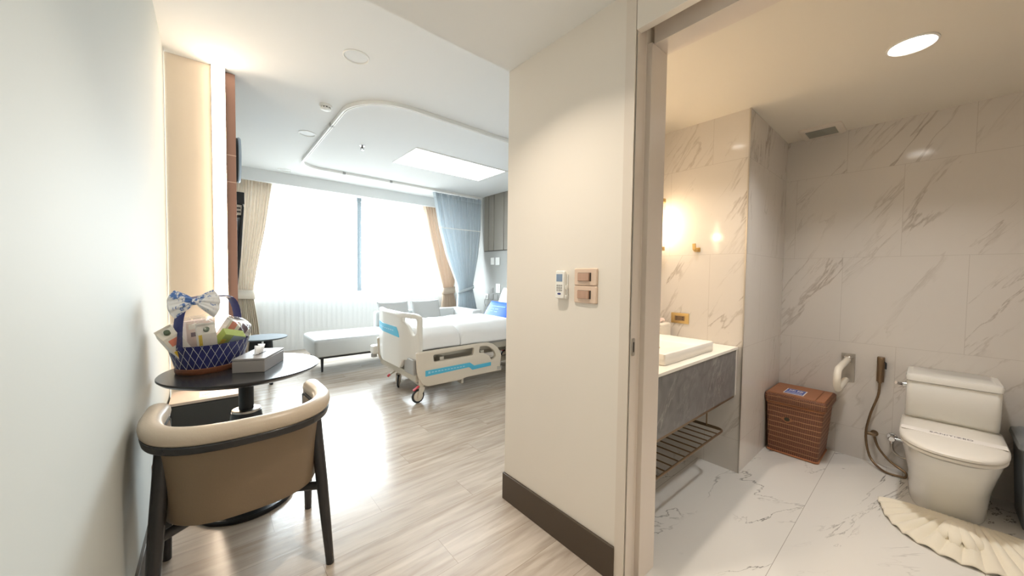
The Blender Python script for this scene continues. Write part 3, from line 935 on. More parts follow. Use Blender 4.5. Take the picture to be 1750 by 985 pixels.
for i in range(3):
    for j in range(3): box(bm, XS - .0295, XS - .0275, 1.081 + .012 * i, 1.090 + .012 * i, 1.182 + .011 * j, 1.190 + .011 * j)
obj('keypad', bm, M['greyplastic'], rc, bevel=.0006)
bm = plate(sell(.0105, .0045, 2, 24, (1.098, 1.170)), [], .001, .0002, lambda a, b, h: Vector((XS - .0284 + h, a, b)))
obj('oval_mark', bm, M['navyink'], rc)
bm = B(); box(bm, XS - .020, XS, 1.064, 1.128, 1.148, 1.165); box(bm, XS - .008, XS, 1.066, 1.126, 1.148, 1.26); box(bm, XS - .024, XS - .006, 1.062, 1.068, 1.19, 1.21)
obj('holder', bm, M['white'], rc, bevel=.003)

# ------------------------------------------------------------------ hospital bed
FX = 1.45
bed = thing('hospital_bed', 'white hospital bed on castors with blue striped end board and side rail', 'bed', (2.5, 3.7, 0))
def board_x(y):   # end board is gently bowed in plan, corners swept back
    e = abs(y - 3.70)
    return FX + .02 + max(0, e - .23) * .20 + .006 * (e / .5) ** 2
outl = rounded([(3.165, .40), (3.42, .385), (3.47, .29), (3.90, .285), (4.235, .295), (4.235, .84), (4.18, .862), (3.23, .862), (3.165, .84)], [.02, .03, .03, .05, .03, .05, .03, .04, .06], 6)
hole = rounded([(3.205, .815), (3.435, .815), (3.435, .775), (3.36, .745), (3.30, .665), (3.25, .645), (3.205, .68)], [.03, .01, .01, .05, .06, .03, .03], 6)
CUTS = [3.2 + .05 * k for k in range(21)]
bm = plate(outl, [hole], .045, .012, lambda a, b, h: Vector((board_x(a) + h, a, b)), CUTS)
fb = obj('footboard', bm, M['bedwhite'], bed, sharp=40)
bm = plate(rounded([(3.27, .815), (4.19, .83), (4.19, .845), (3.27, .845)], .006), [], .01, .002, lambda a, b, h: Vector((board_x(a) - .0235 + h, a, b)), CUTS)
obj('board_grip', bm, M['bedwhite'], fb)
bm = plate(rounded([(3.475, .605), (4.19, .625), (4.19, .71), (3.545, .705), (3.50, .66)], .006), [], .003, .0006, lambda a, b, h: Vector((board_x(a) - .024 + h, a, b)), CUTS)
stp = obj('blue_stripe', bm, M['cyan'], fb); stp['label'] = 'blue printed stripe'
bm = B()
for k in range(9): box(bm, board_x(3.8) - .029, board_x(3.8) - .0225, 3.62 + .055 * k, 3.655 + .055 * k, .655, .667)
for v in bm.verts: v.co.x = board_x(v.co.y) - (.0265 if v.co.x < board_x(3.8) - .025 else .0235)
obj('stripe_lettering', bm, M['pale'], stp)
bm = B(); box(bm, 1.475, 1.56, 3.20, 3.42, .265, .42); obj('control_box', bm, M['greyplastic'], bed, bevel=.012, seg=3)
bm = B(); box(bm, 1.44, 1.54, 4.20, 4.33, .30, .40); obj('corner_bumper', bm, M['bedwhite'], bed, bevel=.02, seg=3)
bm = B(); cyl(bm, (1.47, 4.27, .26), (1.47, 4.27, .30), .035); obj('bumper_wheel', bm, M['greyplastic'], bed)
# frame
bm = B()
box(bm, 1.52, 3.55, 3.27, 3.33, .40, .47); box(bm, 1.52, 3.55, 4.05, 4.11, .40, .47)
for x in (1.56, 2.1, 2.7, 3.4): box(bm, x, x + .06, 3.3, 4.08, .41, .46)
box(bm, 1.50, 1.62, 3.20, 4.15, .20, .27); box(bm, 1.55, 3.5, 3.40, 3.46, .19, .25); box(bm, 1.55, 3.5, 3.90, 3.96, .19, .25)
box(bm, 1.58, 1.68, 3.34, 3.42, .22, .42); box(bm, 1.58, 1.68, 3.96, 4.04, .22, .42); box(bm, 3.2, 3.3, 3.34, 4.04, .22, .42)
obj('bed_frame', bm, M['bedmetal'], bed, bevel=.006)
bm = B(); box(bm, 1.56, 3.50, 3.24, 4.14, .472, .49); obj('mattress_deck', bm, M['greyplastic'], bed, bevel=.004)
# side rails
def side_rail(outline, holes, y, name):
    bm = plate(outline, holes, .038, .009, lambda a, b, h: Vector((a, y + h, b)))
    return obj(name, bm, M['bedcream'], bed, sharp=40)
o1 = rounded([(1.485, .50), (2.25, .508), (2.36, .505), (2.47, .44), (2.53, .34), (2.50, .235), (2.53, .165), (2.05, .165), (1.98, .15), (1.60, .15), (1.545, .18), (1.50, .27)], [.025, .05, .06, .08, .06, .05, .02, .02, .02, .05, .05, .06], 6)
h1 = rounded([(1.66, .455), (2.145, .470), (2.13, .39), (1.67, .385)], [.02, .02, .02, .02], 5)
h2 = rounded([(2.22, .472), (2.33, .468), (2.42, .40), (2.445, .33), (2.38, .30), (2.35, .36), (2.27, .40), (2.215, .405)], [.015, .04, .04, .03, .02, .04, .04, .01], 5)
sr = side_rail(o1, [h1, h2], 3.165, 'side_rail')
bm = plate(rounded([(1.575, .255), (2.08, .27), (2.12, .235), (2.37, .243), (2.37, .283), (2.145, .277), (2.09, .318), (1.575, .312)], .004, 3), [], .003, .0006, lambda a, b, h: Vector((a, 3.1445 + h, b)))
sp = obj('blue_stripe', bm, M['cyan'], sr); sp['label'] = 'blue printed stripe'
bm = B()
for k in range(11): box(bm, 1.64 + .036 * k, 1.664 + .036 * k, 3.1420, 3.1432, .284, .294)
for k in range(2): box(bm, 1.605 + .012 * k, 1.615 + .012 * k, 3.1420, 3.1432, .278, .300)
obj('stripe_lettering', bm, M['pale'], sp)
bm = B()
for k in range(3): box(bm, 2.46, 2.53, 3.142, 3.147, .185 + .013 * k, .190 + .013 * k)
obj('vent_lines', bm, M['greyplastic'], sr)
o2 = rounded([(2.64, .32), (2.72, .45), (2.86, .56), (3.3, .62), (3.42, .56), (3.42, .20), (2.70, .165), (2.62, .20)], .05, 6)
h3 = rounded([(2.80, .42), (2.90, .50), (3.3, .55), (3.32, .46), (2.9, .40)], .02, 5)
side_rail(o2, [h3], 3.165, 'head_side_rail')
side_rail(o1, [h1, h2], 4.215, 'side_rail'); side_rail(o2, [h3], 4.215, 'head_side_rail')
for x in (1.75, 2.25, 2.85, 3.2): obj('rail_hinge', one(x, x + .05, 3.18, 3.30, .30, .42), M['bedmetal'], bed, bevel=.006)
obj('release_lever', one(2.0, 2.03, 3.17, 3.25, .10, .20), M['bedmetal'], bed, bevel=.006)
bm = plate(rounded([(3.2, .35), (4.2, .35), (4.2, 1.0), (3.2, 1.0)], .08, 6), [rounded([(3.3, .86), (4.1, .86), (4.1, .94), (3.3, .94)], .03, 5)], .045, .012, lambda a, b, h: Vector((3.60 + h, a, b)))
obj('headboard', bm, M['bedwhite'], bed)
bm = B(); loft(bm, [[(x, y, z) for x, y in rrect(1.98 - q, .90 - q, .06, 6, (2.545, 3.70))] for z, q in ((.492, .03), (.50, 0), (.60, 0), (.612, .03))])
obj('mattress', bm, M['mattress'], bed)
# castors
def castor(x, y, a, pedal=True):
    c = obj('castor', (lambda bm: (lathe(bm, [(.022, .12), (.024, .20), (.030, .22)], (x - .035 * cos(a), y - .035 * sin(a), 0), 20), bm)[1])(B()), M['bedcream'], bed)
    ax = Vector((cos(a), sin(a), 0)); pn = Vector((-sin(a), cos(a), 0))
    ctr = Vector((x, y, .068))
    bm = B(); cyl(bm, ctr - pn * .014, ctr + pn * .014, .050, n=36); obj('hub', bm, M['bedcream'], c, bevel=.004)
    bm = B(); tube(bm, [ctr + (ax * cos(q) + Vector((0, 0, 1)) * sin(q)) * .058 for q in [2 * pi * k / 40 for k in range(40)]], .0098, 10, closed=True, flat=(1, 1.3)); obj('tyre', bm, M['rubber'], c)
    bm = B()
    for s in (-1, 1):
        pts = [ctr + pn * s * .021 + ax * u + Vector((0, 0, v)) for u, v in ((.016, -.012), (-.016, -.012), (-.06, .06), (-.06, .085), (.0, .085))]
        loft(bm, [pts, [p + pn * s * .006 for p in pts]])
    obj('fork', bm, M['bedcream'], c, bevel=.002)
    if pedal:
        bm = B(); obox(bm, ctr + ax * -.0 + Vector((-.02, 0, .078)), (.07, .03, .012), Matrix.Rotation(a, 3, 'Z') @ Matrix.Rotation(.5, 3, 'Y')); obj('brake_pedal', bm, M['red'], c, bevel=.004)
castor(1.515, 3.182, radians(187))
castor(1.56, 3.765, radians(240), False)
castor(3.35, 3.25, radians(200)); castor(3.35, 4.1, radians(170))
bm = B(); tube(bm, [(1.60, 3.28, .12), (1.575, 3.70, .17), (1.56, 3.80, .19)], .009, 8)
tube(bm, [(1.56, 3.80, .19), (1.50, 3.86, .13)], .011, 8); obj('brake_bar', bm, M['bedmetal'], bed)
bm = B(); tube(bm, [(1.505, 3.855, .135), (1.485, 3.875, .112)], .014, 8); obj('brake_pedal', bm, M['red'], bed)

# duvet folded in two sections, blue cushion, white pillow
def duvet(x0, x1, ztop, zlow, y0, y1, seed, name, label):
    bm = B(); N1, N2 = 46, 60
    def f(u, v):
        x = x0 + (x1 - x0) * u
        a = v * 2 - 1
        s = abs(a)
        yb = (y0 + y1) / 2 + (y1 - y0) / 2 * math.copysign(min(1, s / .78) ** .92 if s < .78 else 1, a)
        edge = min(1, min(u, 1 - u) / .07)
        pf = math.sqrt(max(0, 1 - (1 - edge) ** 2))
        if s < .78: z = zlow + (ztop - zlow) * (.55 + .45 * pf) * (1 - (s / .78) ** 7 * .42)
        else:
            q = (s - .78) / .22
            z = (zlow + (ztop - zlow) * (.55 + .45 * pf) * .58) * (1 - q) + zlow * q
        nz = mnoise.noise(Vector((x * 3.1 + seed, yb * 3.1, 0))) * .018 + mnoise.noise(Vector((x * 9 + seed, yb * 7, z * 6))) * .006
        return Vector((x + nz * .25, yb + nz * (.5 if s > .7 else 0), z + nz * (1 if s < .78 else .25)))
    grid(bm, f, N1, N2)
    o = obj(name, bm, M['linen'], None, solid=.012, sharp=180)
    return tag(o, label, 'bedding')
duvet(1.53, 2.0, .718, .505, 3.205, 4.19, 1.0, 'folded_blanket', 'white folded blanket across the foot of the hospital bed')
duvet(2.005, 2.86, .716, .505, 3.200, 4.19, 5.0, 'duvet', 'white duvet covering the middle of the hospital bed')

def pillow(bm, c, R, w, h, t, n=20, pinch=.10):
    c = Vector(c)
    for s in (-1, 1):
        def f(u, v, s=s):
            a, b = u * 2 - 1, v * 2 - 1
            k = (max(0, 1 - abs(a) ** 3.0) * max(0, 1 - abs(b) ** 3.0)) ** .55
            x = a * w / 2 * (1 - pinch * (1 - b * b) * .0 - pinch * (b * b) * (-.35) - pinch * .35)
            y = b * h / 2 * (1 - pinch * .35 + pinch * .35 * a * a)
            return c + R @ Vector((x, y, s * (t / 2 * k + .002)))
        grid(bm, f, n, n)
    bmesh.ops.remove_doubles(bm, verts=bm.verts, dist=.0045)
bm = B(); Rb = Matrix(((0, -1, 0), (1, 0, 0), (0, 0, 1))) @ Matrix.Identity(3)
def frame_of(xdir, ydir):
    x = Vector(xdir).normalized(); y = Vector(ydir); y = (y - x * y.dot(x)).normalized(); z = x.cross(y)
    return Matrix((x, y, z)).transposed()
Rp = frame_of((0, -1, .0), (.55, 0, .8))
bp_ = thing('cushion', 'royal blue cushion with small white lettering propped at the head of bed', 'cushion', (3.15, 3.85, .64))
pillow(bm, (3.10, 3.93, .735), Rp, .62, .33, .11); obj('cushion_cover', bm, M['blue'], bp_, sharp=180)
bm = B()
for j, row in enumerate(((.0, 3), (-.05, 2), (-.095, 2))):
    for k in range(row[1] * 4):
        if k % 4 == 3 and j: continue
        c = Vector((3.10, 3.93, .735)) + Rp @ Vector((-.13 + .025 * k, .055 + row[0] * .9, .0575 - .022 * abs(.055 + row[0] * .9) ** 2 * 20))
        obox(bm, c, (.015, .009, .003), Rp)
obj('cushion_lettering', bm, M['pale'], bp_)
wp = B(); pillow(wp, (3.34, 3.93, .85), frame_of((0, -1, 0), (.35, 0, .9)), .62, .46, .16)
tag(obj('pillow', wp, M['linen'], None, sharp=180), 'white pillow standing behind the blue cushion at the bed head', 'pillow')

# ------------------------------------------------------------------ daybed by the window with two cushions
db = thing('daybed', 'pale grey leatherette daybed along the window behind the bed', 'daybed', (2.1, 5.1, 0))
bm = B(); loft(bm, [[(x, y, z) for x, y in rrect(2.45 - q, .74 - q, .05, 6, (2.16, 5.11))] for z, q in ((.225, .03), (.235, 0), (.40, -.01), (.432, .012), (.445, .07))])
obj('seat_cushion', bm, M['glea'], db, sharp=50)
obj('frame', one(.99, 3.36, 4.79, 5.43, .195, .225), M['black'], db, bevel=.004)
for x, y in ((1.05, 4.93), (1.02, 5.36), (3.3, 4.93), (3.3, 5.36), (2.2, 4.93)):
    bm = B(); tube(bm, [(x, y, 0), (x, y, .20)], [.012, .02], 14); obj('leg', bm, M['black'], db)
bm = B(); loft(bm, [[(x, y, z) for x, y in rrect(1.55 - q, .17 - q, .05, 6, (2.68, 5.52))] for z, q in ((.24, .02), (.26, 0), (.64, 0), (.665, .02), (.672, .06))])
obj('backrest', bm, M['glea'], db, sharp=50)
bm = B(); loft(bm, [[(x, y, z) for x, y in rrect(.20 - q, .70 - q, .05, 6, (3.36, 5.17))] for z, q in ((.24, .02), (.26, 0), (.64, 0), (.665, .02), (.672, .06))])
obj('armrest', bm, M['glea'], db, sharp=50)
for i, (c, lab) in enumerate((((2.16, 5.36, .625), 'grey square cushion on daybed directly above the bed end board'), ((2.70, 5.36, .630), 'grey square cushion on daybed, further from the bed end board'))):
    bm = B(); pillow(bm, c, frame_of((1, .04 - .08 * i, .02), (0, .32, .95)), .50, .42, .15)
    tag(obj('throw_cushion', bm, M['gfab'], None, sharp=180), lab, 'cushion', 'grey cushions on the daybed')

# ------------------------------------------------------------------ round side table by the window
sx, sy = .44, 4.86
s_ = thing('side_table', 'small round slate-grey side table in front of the beige curtain', 'side table', (sx, sy, 0))
bm = B(); lathe(bm, [(.20, .500), (.225, .508), (.23, .516), (.228, .520)], (sx, sy, 0), 64); obj('tabletop', bm, M['sidetab'], s_)
for k in range(3):
    a = radians(-70 + 120 * k); u = Vector((cos(a), sin(a), 0)); p = Vector((-sin(a), cos(a), 0)); c = Vector((sx, sy, 0))
    bm = B(); pts = [c + u * r + Vector((0, 0, z)) for r, z in ((.02, .50), (.13, .50), (.17, 0), (.13, 0), (.02, .35))]
    loft(bm, [[q - p * .012 for q in pts], [q + p * .012 for q in pts]]); obj('leg', bm, M['blackm'], s_, bevel=.003)

# ------------------------------------------------------------------ curtains
def curtain(name, label, m, y, edges, ztop, zbot, pleats, amp, tie_z=None, tie=None, seed=0.0, nv=40, top_part=None):
    root = thing(name, label, 'curtain', ((edges[0][1] + edges[0][2]) / 2, y, 0))
    def ex(z):
        for (za, la, ra), (zb, lb, rb) in zip(edges, edges[1:]):
            if zb <= z <= za:
                f = (za - z) / (za - zb); g = f * f * (3 - 2 * f) if False else f
                return la + (lb - la) * g, ra + (rb - ra) * g
        return edges[-1][1:]
    def f(za, zb):
        def h(u, v):
            z = za + (zb - za) * v
            l, r = ex(z)
            w = r - l; w0 = edges[0][2] - edges[0][1]
            ph = 2 * pi * pleats * u + seed
            a = amp * (.55 + .45 * min(1, w / w0 * 1.2))
            yy = y + a * sin(ph) + a * .35 * sin(2.3 * ph + 1.7 + z * 1.2) + a * .3 * sin(.37 * ph + z)
            return Vector((l + w * u, yy, z))
        return h
    zs = ztop
    if top_part:
        za = top_part[0]
        bm = B(); grid(bm, f(ztop, za), pleats * 10, 8); obj('net_panel', bm, top_part[1], root, sharp=180)
        bm = B(); hd = f(ztop, ztop - .08); grid(bm, lambda u, v: hd(u, v) - Vector((0, .004, 0)), pleats * 10, 2); obj('header_tape', bm, M['bluecur'], root, sharp=180)
        bm = B(); hd2 = f(za + .008, za - .010); grid(bm, lambda u, v: hd2(u, v) - Vector((0, .004, 0)), pleats * 10, 2); obj('seam_tape', bm, M['white'], root, sharp=180)
        zs = za
    bm = B(); grid(bm, f(zs, zbot), pleats * 10, nv); obj('drape', bm, m, root, sharp=180)
    if tie:
        l, r = ex(tie_z); d_ = amp + .022
        bm = B(); loops = []
        for k in range(33):
            a = 2 * pi * k / 32
            cx_ = (l + r) / 2 + ((r - l) / 2 + .012) * math.copysign(abs(cos(a)) ** .6, cos(a)); cy_ = y + d_ * math.copysign(abs(sin(a)) ** .6, sin(a))
            sl = tie[1] * (cx_ - (l + r) / 2)
            loops.append([(cx_, cy_, tie_z + sl + dz) for dz in (-tie[0] / 2, tie[0] / 2)])
        loft(bm, loops, False, False, closed=False); obj('tieback', bm, m, root, solid=.006, sharp=60)
    return root
curtain('curtain', 'beige pleated curtain tied back beside the copper post', M['beige_cur'], 6.43, [(2.60, .20, .715), (1.9, .20, .62), (1.3, .20, .51), (.99, .225, .465), (.86, .225, .47), (.5, .21, .52), (0.01, .20, .56)], 2.60, .01, 13, .026, .93, (.13, -.06), .4)
curtain('curtain', 'tan pleated curtain tied back behind the pale blue curtain', M['peach_cur'], 6.43, [(2.60, 3.16, 3.97), (1.9, 3.32, 3.97), (1.3, 3.50, 3.92), (1.0, 3.595, 3.86), (.86, 3.60, 3.86), (.5, 3.56, 3.95), (0.01, 3.52, 3.97)], 2.60, .01, 14, .026, .93, (.13, .10), 1.4)
curtain('privacy_curtain', 'pale blue privacy curtain with net top tied back beside the head wall', M['bluecur'], 5.62, [(2.685, 2.945, 3.965), (2.1, 3.07, 3.955), (1.6, 3.22, 3.90), (1.25, 3.37, 3.82), (1.03, 3.46, 3.775), (.9, 3.46, 3.80), (.5, 3.44, 3.90), (.06, 3.40, 3.93)], 2.685, .06, 24, .030, .98, (.055, .28), 2.2, top_part=(2.085, M['bluenet']))
sh = B()
def sheer(u, v):
    x = XC + .02 + (XH - XC - .04) * u; z = 2.64 - 2.63 * v
    ph = 2 * pi * 46 * u
    return Vector((x, 6.52 + .014 * sin(ph + .8 * sin(ph * .13)) + .007 * sin(ph * .41 + 1) + .006 * sin(ph * 2.2 + z), z))
grid(sh, sheer, 560, 8)
tag(obj('sheer_curtain', sh, M['sheer'], None, sharp=180), 'white sheer curtain drawn across the whole window down to floor', 'curtain')

# ------------------------------------------------------------------ ceiling fittings
def down_off(x, y, r, label):
    d_ = thing('downlight', label, 'downlight', (x, y, ZB), 'unlit downlights in the bedroom ceiling')
    bm = B(); lathe(bm, [(r, 0), (r, -.004), (r * .93, -.007), (r * .88, -.004), (r * .86, .0)], (x, y, ZB), 48, False); obj('trim_ring', bm, M['white'], d_)
    bm = B(); lathe(bm, [(r * .86, -.0005), (r * .6, -.0012), (.001, -.0016)], (x, y, ZB), 48); obj('diffuser', bm, M['off'], d_)
down_off(.776, 2.602, .085, 'largest unlit downlight, nearest in the bedroom ceiling')
down_off(.795, 4.35, .085, 'unlit downlight beside the corner of the curved curtain track')
down_off(.824, 6.10, .085, 'unlit downlight close to the window pelmet')
sm = thing('smoke_detector', 'white round smoke detector on ceiling beside the curved curtain track', 'smoke detector', (.79, 3.52, ZB))
bm = B(); lathe(bm, [(.052, 0), (.052, -.016), (.047, -.020)], (.79, 3.52, ZB), 40); obj('base', bm, M['white'], sm)
bm = B(); lathe(bm, [(.036, -.020), (.036, -.032)], (.79, 3.52, ZB), 40); obj('chamber', bm, M['groove'], sm)
bm = B()
for k in range(10):
    a = 2 * pi * k / 10; obox(bm, (.79 + .038 * cos(a), 3.52 + .038 * sin(a), ZB - .026), (.008, .010, .014), a)
obj('chamber_ribs', bm, M['white'], sm)
bm = B(); lathe(bm, [(.043, -.031), (.043, -.037), (.030, -.044), (.002, -.046)], (.79, 3.52, ZB), 40); obj('cover', bm, M['white'], sm)
spk = thing('sprinkler', 'small chrome fire sprinkler on ceiling inside the curtain track loop', 'sprinkler', (1.354, 4.325, ZB))
bm = B(); lathe(bm, [(.030, 0), (.030, -.004), (.012, -.008)], (1.354, 4.325, ZB), 24); obj('escutcheon', bm, M['chrome'], spk)
bm = B(); cyl(bm, (1.354, 4.325, ZB - .006), (1.354, 4.325, ZB - .03), .009); tube(bm, [(1.340, 4.325, ZB - .025), (1.336, 4.325, ZB - .04), (1.354, 4.325, ZB - .05)], .003, 6); tube(bm, [(1.368, 4.325, ZB - .025), (1.372, 4.325, ZB - .04), (1.354, 4.325, ZB - .05)], .003, 6); obj('head', bm, M['groove'], spk)
bm = B(); lathe(bm, [(.018, -.050), (.018, -.052)], (1.354, 4.325, ZB), 20); obj('deflector', bm, M['chrome'], spk)
cp = thing('ceiling_panel_light', 'bright rectangular light panel set in the bedroom ceiling', 'ceiling light', (2.54, 4.3, ZB))
px0, px1, py0, py1 = 1.875, 3.21, 3.975, 4.64
bm = B()
for a in ((px0 - .03, px1 + .03, py0 - .03, py0), (px0 - .03, px1 + .03, py1, py1 + .03), (px0 - .03, px0, py0, py1), (px1, px1 + .03, py0, py1)): box(bm, *a, ZB - .008, ZB + .001)
obj('frame', bm, M['white'], cp, bevel=.002)
obj('diffuser', one(px0, px1, py0, py1, ZB - .005, ZB), M['panel'], cp)
ct = thing('curtain_track', 'white curved curtain track looping round the bed on the ceiling', 'curtain track', (2.2, 4.4, ZB))
def arc(cx_, cy_, r, a0, a1, n=16): return [(cx_ + r * cos(a0 + (a1 - a0) * k / n), cy_ + r * sin(a0 + (a1 - a0) * k / n)) for k in range(n + 1)]
tp = [(3.98, 3.04)] + [(x, 3.04) for x in (3.0, 2.2)] + arc(1.38, 3.49, .45, -pi / 2, -pi, 20) + arc(1.20, 5.35, .27, pi, pi / 2, 14) + [(2.2, 5.62), (3.0, 5.62), (3.98, 5.62)]
bm = B(); loops = []
for i, (x, y) in enumerate(tp):
    a = Vector(tp[max(i - 1, 0)]); b = Vector(tp[min(i + 1, len(tp) - 1)]); tn = (b - a).normalized(); nn = Vector((-tn.y, tn.x))
    loops.append([(x + nn.x * u, y + nn.y * u, ZB - v) for u, v in ((-.014, 0), (.014, 0), (.014, .034), (.006, .034), (.006, .028), (-.006, .028), (-.006, .034), (-.014, .034))])
loft(bm, loops); obj('rail', bm, M['white'], ct)
for x, y in ((.93, 3.9), (2.2, 5.62), (1.5, 5.62)):
    bm = B(); box(bm, x - .02, x + .02, y - .018, y + .018, ZB - .036, ZB - .001)
    obj('rail_joiner', bm, M['greyplastic'], ct, bevel=.002)

# ------------------------------------------------------------------ clock and television on the tv wall
ck = thing('wall_clock', 'round dark wall clock with pale rim high beyond the copper post', 'clock', (XC, 4.25, 2.30))
def xl(prof, c, n=56):
    bm = B(); loft(bm, [[(c[0] + h, c[1] + r * cos(2 * pi * k / n), c[2] + r * sin(2 * pi * k / n)) for k in range(n)] for r, h in prof]); return bm
obj('case', xl([(.19, 0), (.20, .02), (.20, .045)], (XC, 4.25, 2.30)), M['black'], ck)
obj('rim', xl([(.205, .045), (.207, .055), (.200, .066), (.19, .066), (.185, .055)], (XC, 4.25, 2.30)), M['clockrim'], ck)
obj('dial', xl([(.184, .048), (.184, .052)], (XC, 4.25, 2.30)), M['paper'], ck)
bm = B(); obox(bm, (XC + .055, 4.25, 2.35), (.003, .008, .12)); obox(bm, (XC + .055, 4.20, 2.28), (.003, .11, .010)); obj('hands', bm, M['black'], ck)
XC += .004
tv = thing('television', 'black television tilted forward on a steel bracket beside the beige curtain', 'television', (XC, 4.8, 1.5))
bm = B(); loft(bm, [[(x, y, z) for x, z in ((.158, 1.06), (.180, 1.05), (.212, 1.4), (.240, 1.86), (.226, 1.90), (.195, 1.5))] for y in (4.2, 5.45)])
obj('screen_case', bm, M['black'], tv, bevel=.004)
bm = B(); loft(bm, [[(x, y, z) for x, z in ((.1815, 1.07), (.2125, 1.4), (.2385, 1.845), (.239, 1.845), (.2135, 1.4), (.1825, 1.07))] for y in (4.23, 5.42)])
obj('screen', bm, M['blackm'], tv)
bk = obj('wall_bracket', one(XC, .228, 4.22, 4.42, 1.785, 1.885), M['steel'], tv, bevel=.003)
bm = B()
for z in (1.81, 1.845): box(bm, XC + .02, .215, 4.217, 4.222, z, z + .014)
obj('bracket_slots', bm, M['black'], bk)
obj('top_housing', one(XC, .243, 4.20, 4.50, 1.89, 2.0), M['black'], tv, bevel=.004)
XC -= .004

# ------------------------------------------------------------------ head wall fittings
def hplate(y0, y1, z0, z1, m, name, label, cat, grp=None, dark=True):
    o = thing(name, label, cat, (XH - .018, (y0 + y1) / 2, (z0 + z1) / 2), grp)
    obj('face_plate', one(XH - .012, XH, y0, y1, z0, z1), m, o, bevel=.003)
    obj('insert', one(XH - .016, XH - .011, y0 + (y1 - y0) * .25, y1 - (y1 - y0) * .25, z0 + (z1 - z0) * .25, z1 - (z1 - z0) * .25), M['greyplastic'] if dark else M['white'], o, bevel=.001)
hplate(5.235, 5.335, 1.45, 1.58, M['white'], 'wall_switch', 'white switch plate on head wall nearer the blue curtain', 'switch', 'white switch plates on the head wall', False)
hplate(5.07, 5.185, 1.44, 1.58, M['white'], 'wall_switch', 'white switch plate on head wall above the cushion, farther from blue curtain', 'switch', 'white switch plates on the head wall', False)
hplate(5.40, 5.52, .80, .90, M['white'], 'power_socket', 'white socket with a grey cord plugged in beside the blue curtain', 'socket', 'sockets along the head wall')
hplate(5.25, 5.37, .80, .90, M['greyplastic'], 'power_socket', 'grey socket in the row, second from the blue curtain', 'socket', 'sockets along the head wall')
hplate(5.11, 5.22, .80, .90, M['greyplastic'], 'power_socket', 'grey socket in the row, third from the blue curtain', 'socket', 'sockets along the head wall')
hplate(5.26, 5.36, .93, 1.02, M['greyplastic'], 'gas_outlet', 'grey outlet plate above the row of sockets on head wall', 'outlet')
hplate(5.04, 5.17, .93, 1.10, M['white'], 'notice_card', 'white card on the head wall above the row of sockets', 'card', None, False)
hs = thing('bedside_handset', 'dark handset with grey cord hanging near the bed head', 'handset', (3.7, 4.75, .6))
bm = B(); obox(bm, (3.72, 4.78, .70), (.10, .26, .07), Matrix.Rotation(.5, 3, 'X')); obj('handset_body', bm, M['black'], hs, bevel=.02, seg=3)
bm = B(); tube(bm, [(XH - .02, 5.47, .83), (3.95, 5.47, .74), (3.9, 5.35, .66), (3.82, 5.05, .64), (3.74, 4.88, .67)], .005, 8); obj('cord', bm, M['greyplastic'], hs)
bm = B(); box(bm, 3.62, 3.86, 4.55, 4.98, .05, .65); obj('wall_cradle', bm, M['greyplastic'], hs, bevel=.01)

# ------------------------------------------------------------------ bathroom: vanity
VX0 = 1.46
va = thing('vanity', 'wall-hung grey marble vanity with white top and wire shelf below', 'vanity', (2.0, 1.08, .5))
obj('marble_front', one(VX0, 2.545, .785, .81, .505, .798), M['gmarble'], va, bevel=.001)
obj('cabinet_body', one(VX0, 2.556, .81, YB1 - .002, .50, .79), M['gmarble'], va)
obj('countertop', one(VX0, 2.556, .778, YB1 - .002, .798, .815), M['counter'], va, bevel=.002)
obj('end_trim', one(2.545, 2.556, .782, .81, .505, .798), M['counter'], va)
obj('bottom_trim', one(VX0, 2.552, .79, .83, .487, .505), M['bronze'], va, bevel=.001)
sh_z = .305
rk = B()
ring = rounded([(VX0 + .02, .80), (2.43, .80), (2.43, 1.28), (VX0 + .02, 1.28)], .05, 6)
tube(rk, [(x, y, sh_z) for x, y in ring], .006, 10, closed=True)
wr = obj('wire_shelf', rk, M['bronze'], va)
bm = B()
for k in range(13): x = VX0 + .07 + .073 * k; cyl(bm, (x, .802, sh_z), (x, 1.278, sh_z), .004, n=8)
obj('shelf_bars', bm, M['bronze'], wr)
bm = B()
for x in (VX0 + .06, 2.42):
    for y in (.90, 1.22): cyl(bm, (x, y, sh_z), (x, y, .50), .004, n=8)
obj('hanger_rods', bm, M['bronze'], wr)
ba = thing('basin', 'white rectangular vessel basin on the marble vanity top', 'basin', (1.99, 1.03, .815))
bx0, bx1, by0, by1, bz = 1.69, 2.295, .828, 1.20, .872
bm = B()
def rl(q, z, r=.012): return [(x, y, z) for x, y in rrect(bx1 - bx0 - q, by1 - by0 - q, r, 4, ((bx0 + bx1) / 2, (by0 + by1) / 2))]
loft(bm, [rl(.004, .8155), rl(0, .818), rl(0, bz - .002), rl(.004, bz), rl(.03, bz), rl(.034, bz - .003), rl(.06, .845, .03), rl(.12, .838, .04)])
obj('bowl', bm, M['counter'], ba, sharp=50)
bm = B(); lathe(bm, [(.022, .8385), (.022, .842), (.015, .843)], (1.99, 1.03, 0), 24); obj('drain', bm, M['gold'], ba)
tw = thing('canister', 'cream box with lid on vanity counter beside the gold socket', 'canister', (2.42, 1.262, .815))
bm = B(); loft(bm, [[(x, y, z) for x, y in rrect(.15 - q, .14 - q, .012, 4, (2.44, 1.262))] for z, q in ((.8155, .004), (.82, 0), (.905, 0), (.907, .003))]); obj('box_body', bm, M['offwhite'], tw)
bm = B(); loft(bm, [[(x, y, z) for x, y in rrect(.15 - q, .14 - q, .014, 4, (2.44, 1.262))] for z, q in ((.9075, .006), (.909, 0), (.922, 0), (.930, .02))]); obj('box_lid', bm, M['offwhite'], tw, sharp=50)
def tis2(u, v):
    a = u * 2 * pi; r = .022 + .025 * v + .006 * sin(5 * a)
    return Vector((2.44 + r * cos(a) * 1.2, 1.262 + r * sin(a), .93 + .032 * sin(v * pi * .9) + .004 * sin(3 * a)))
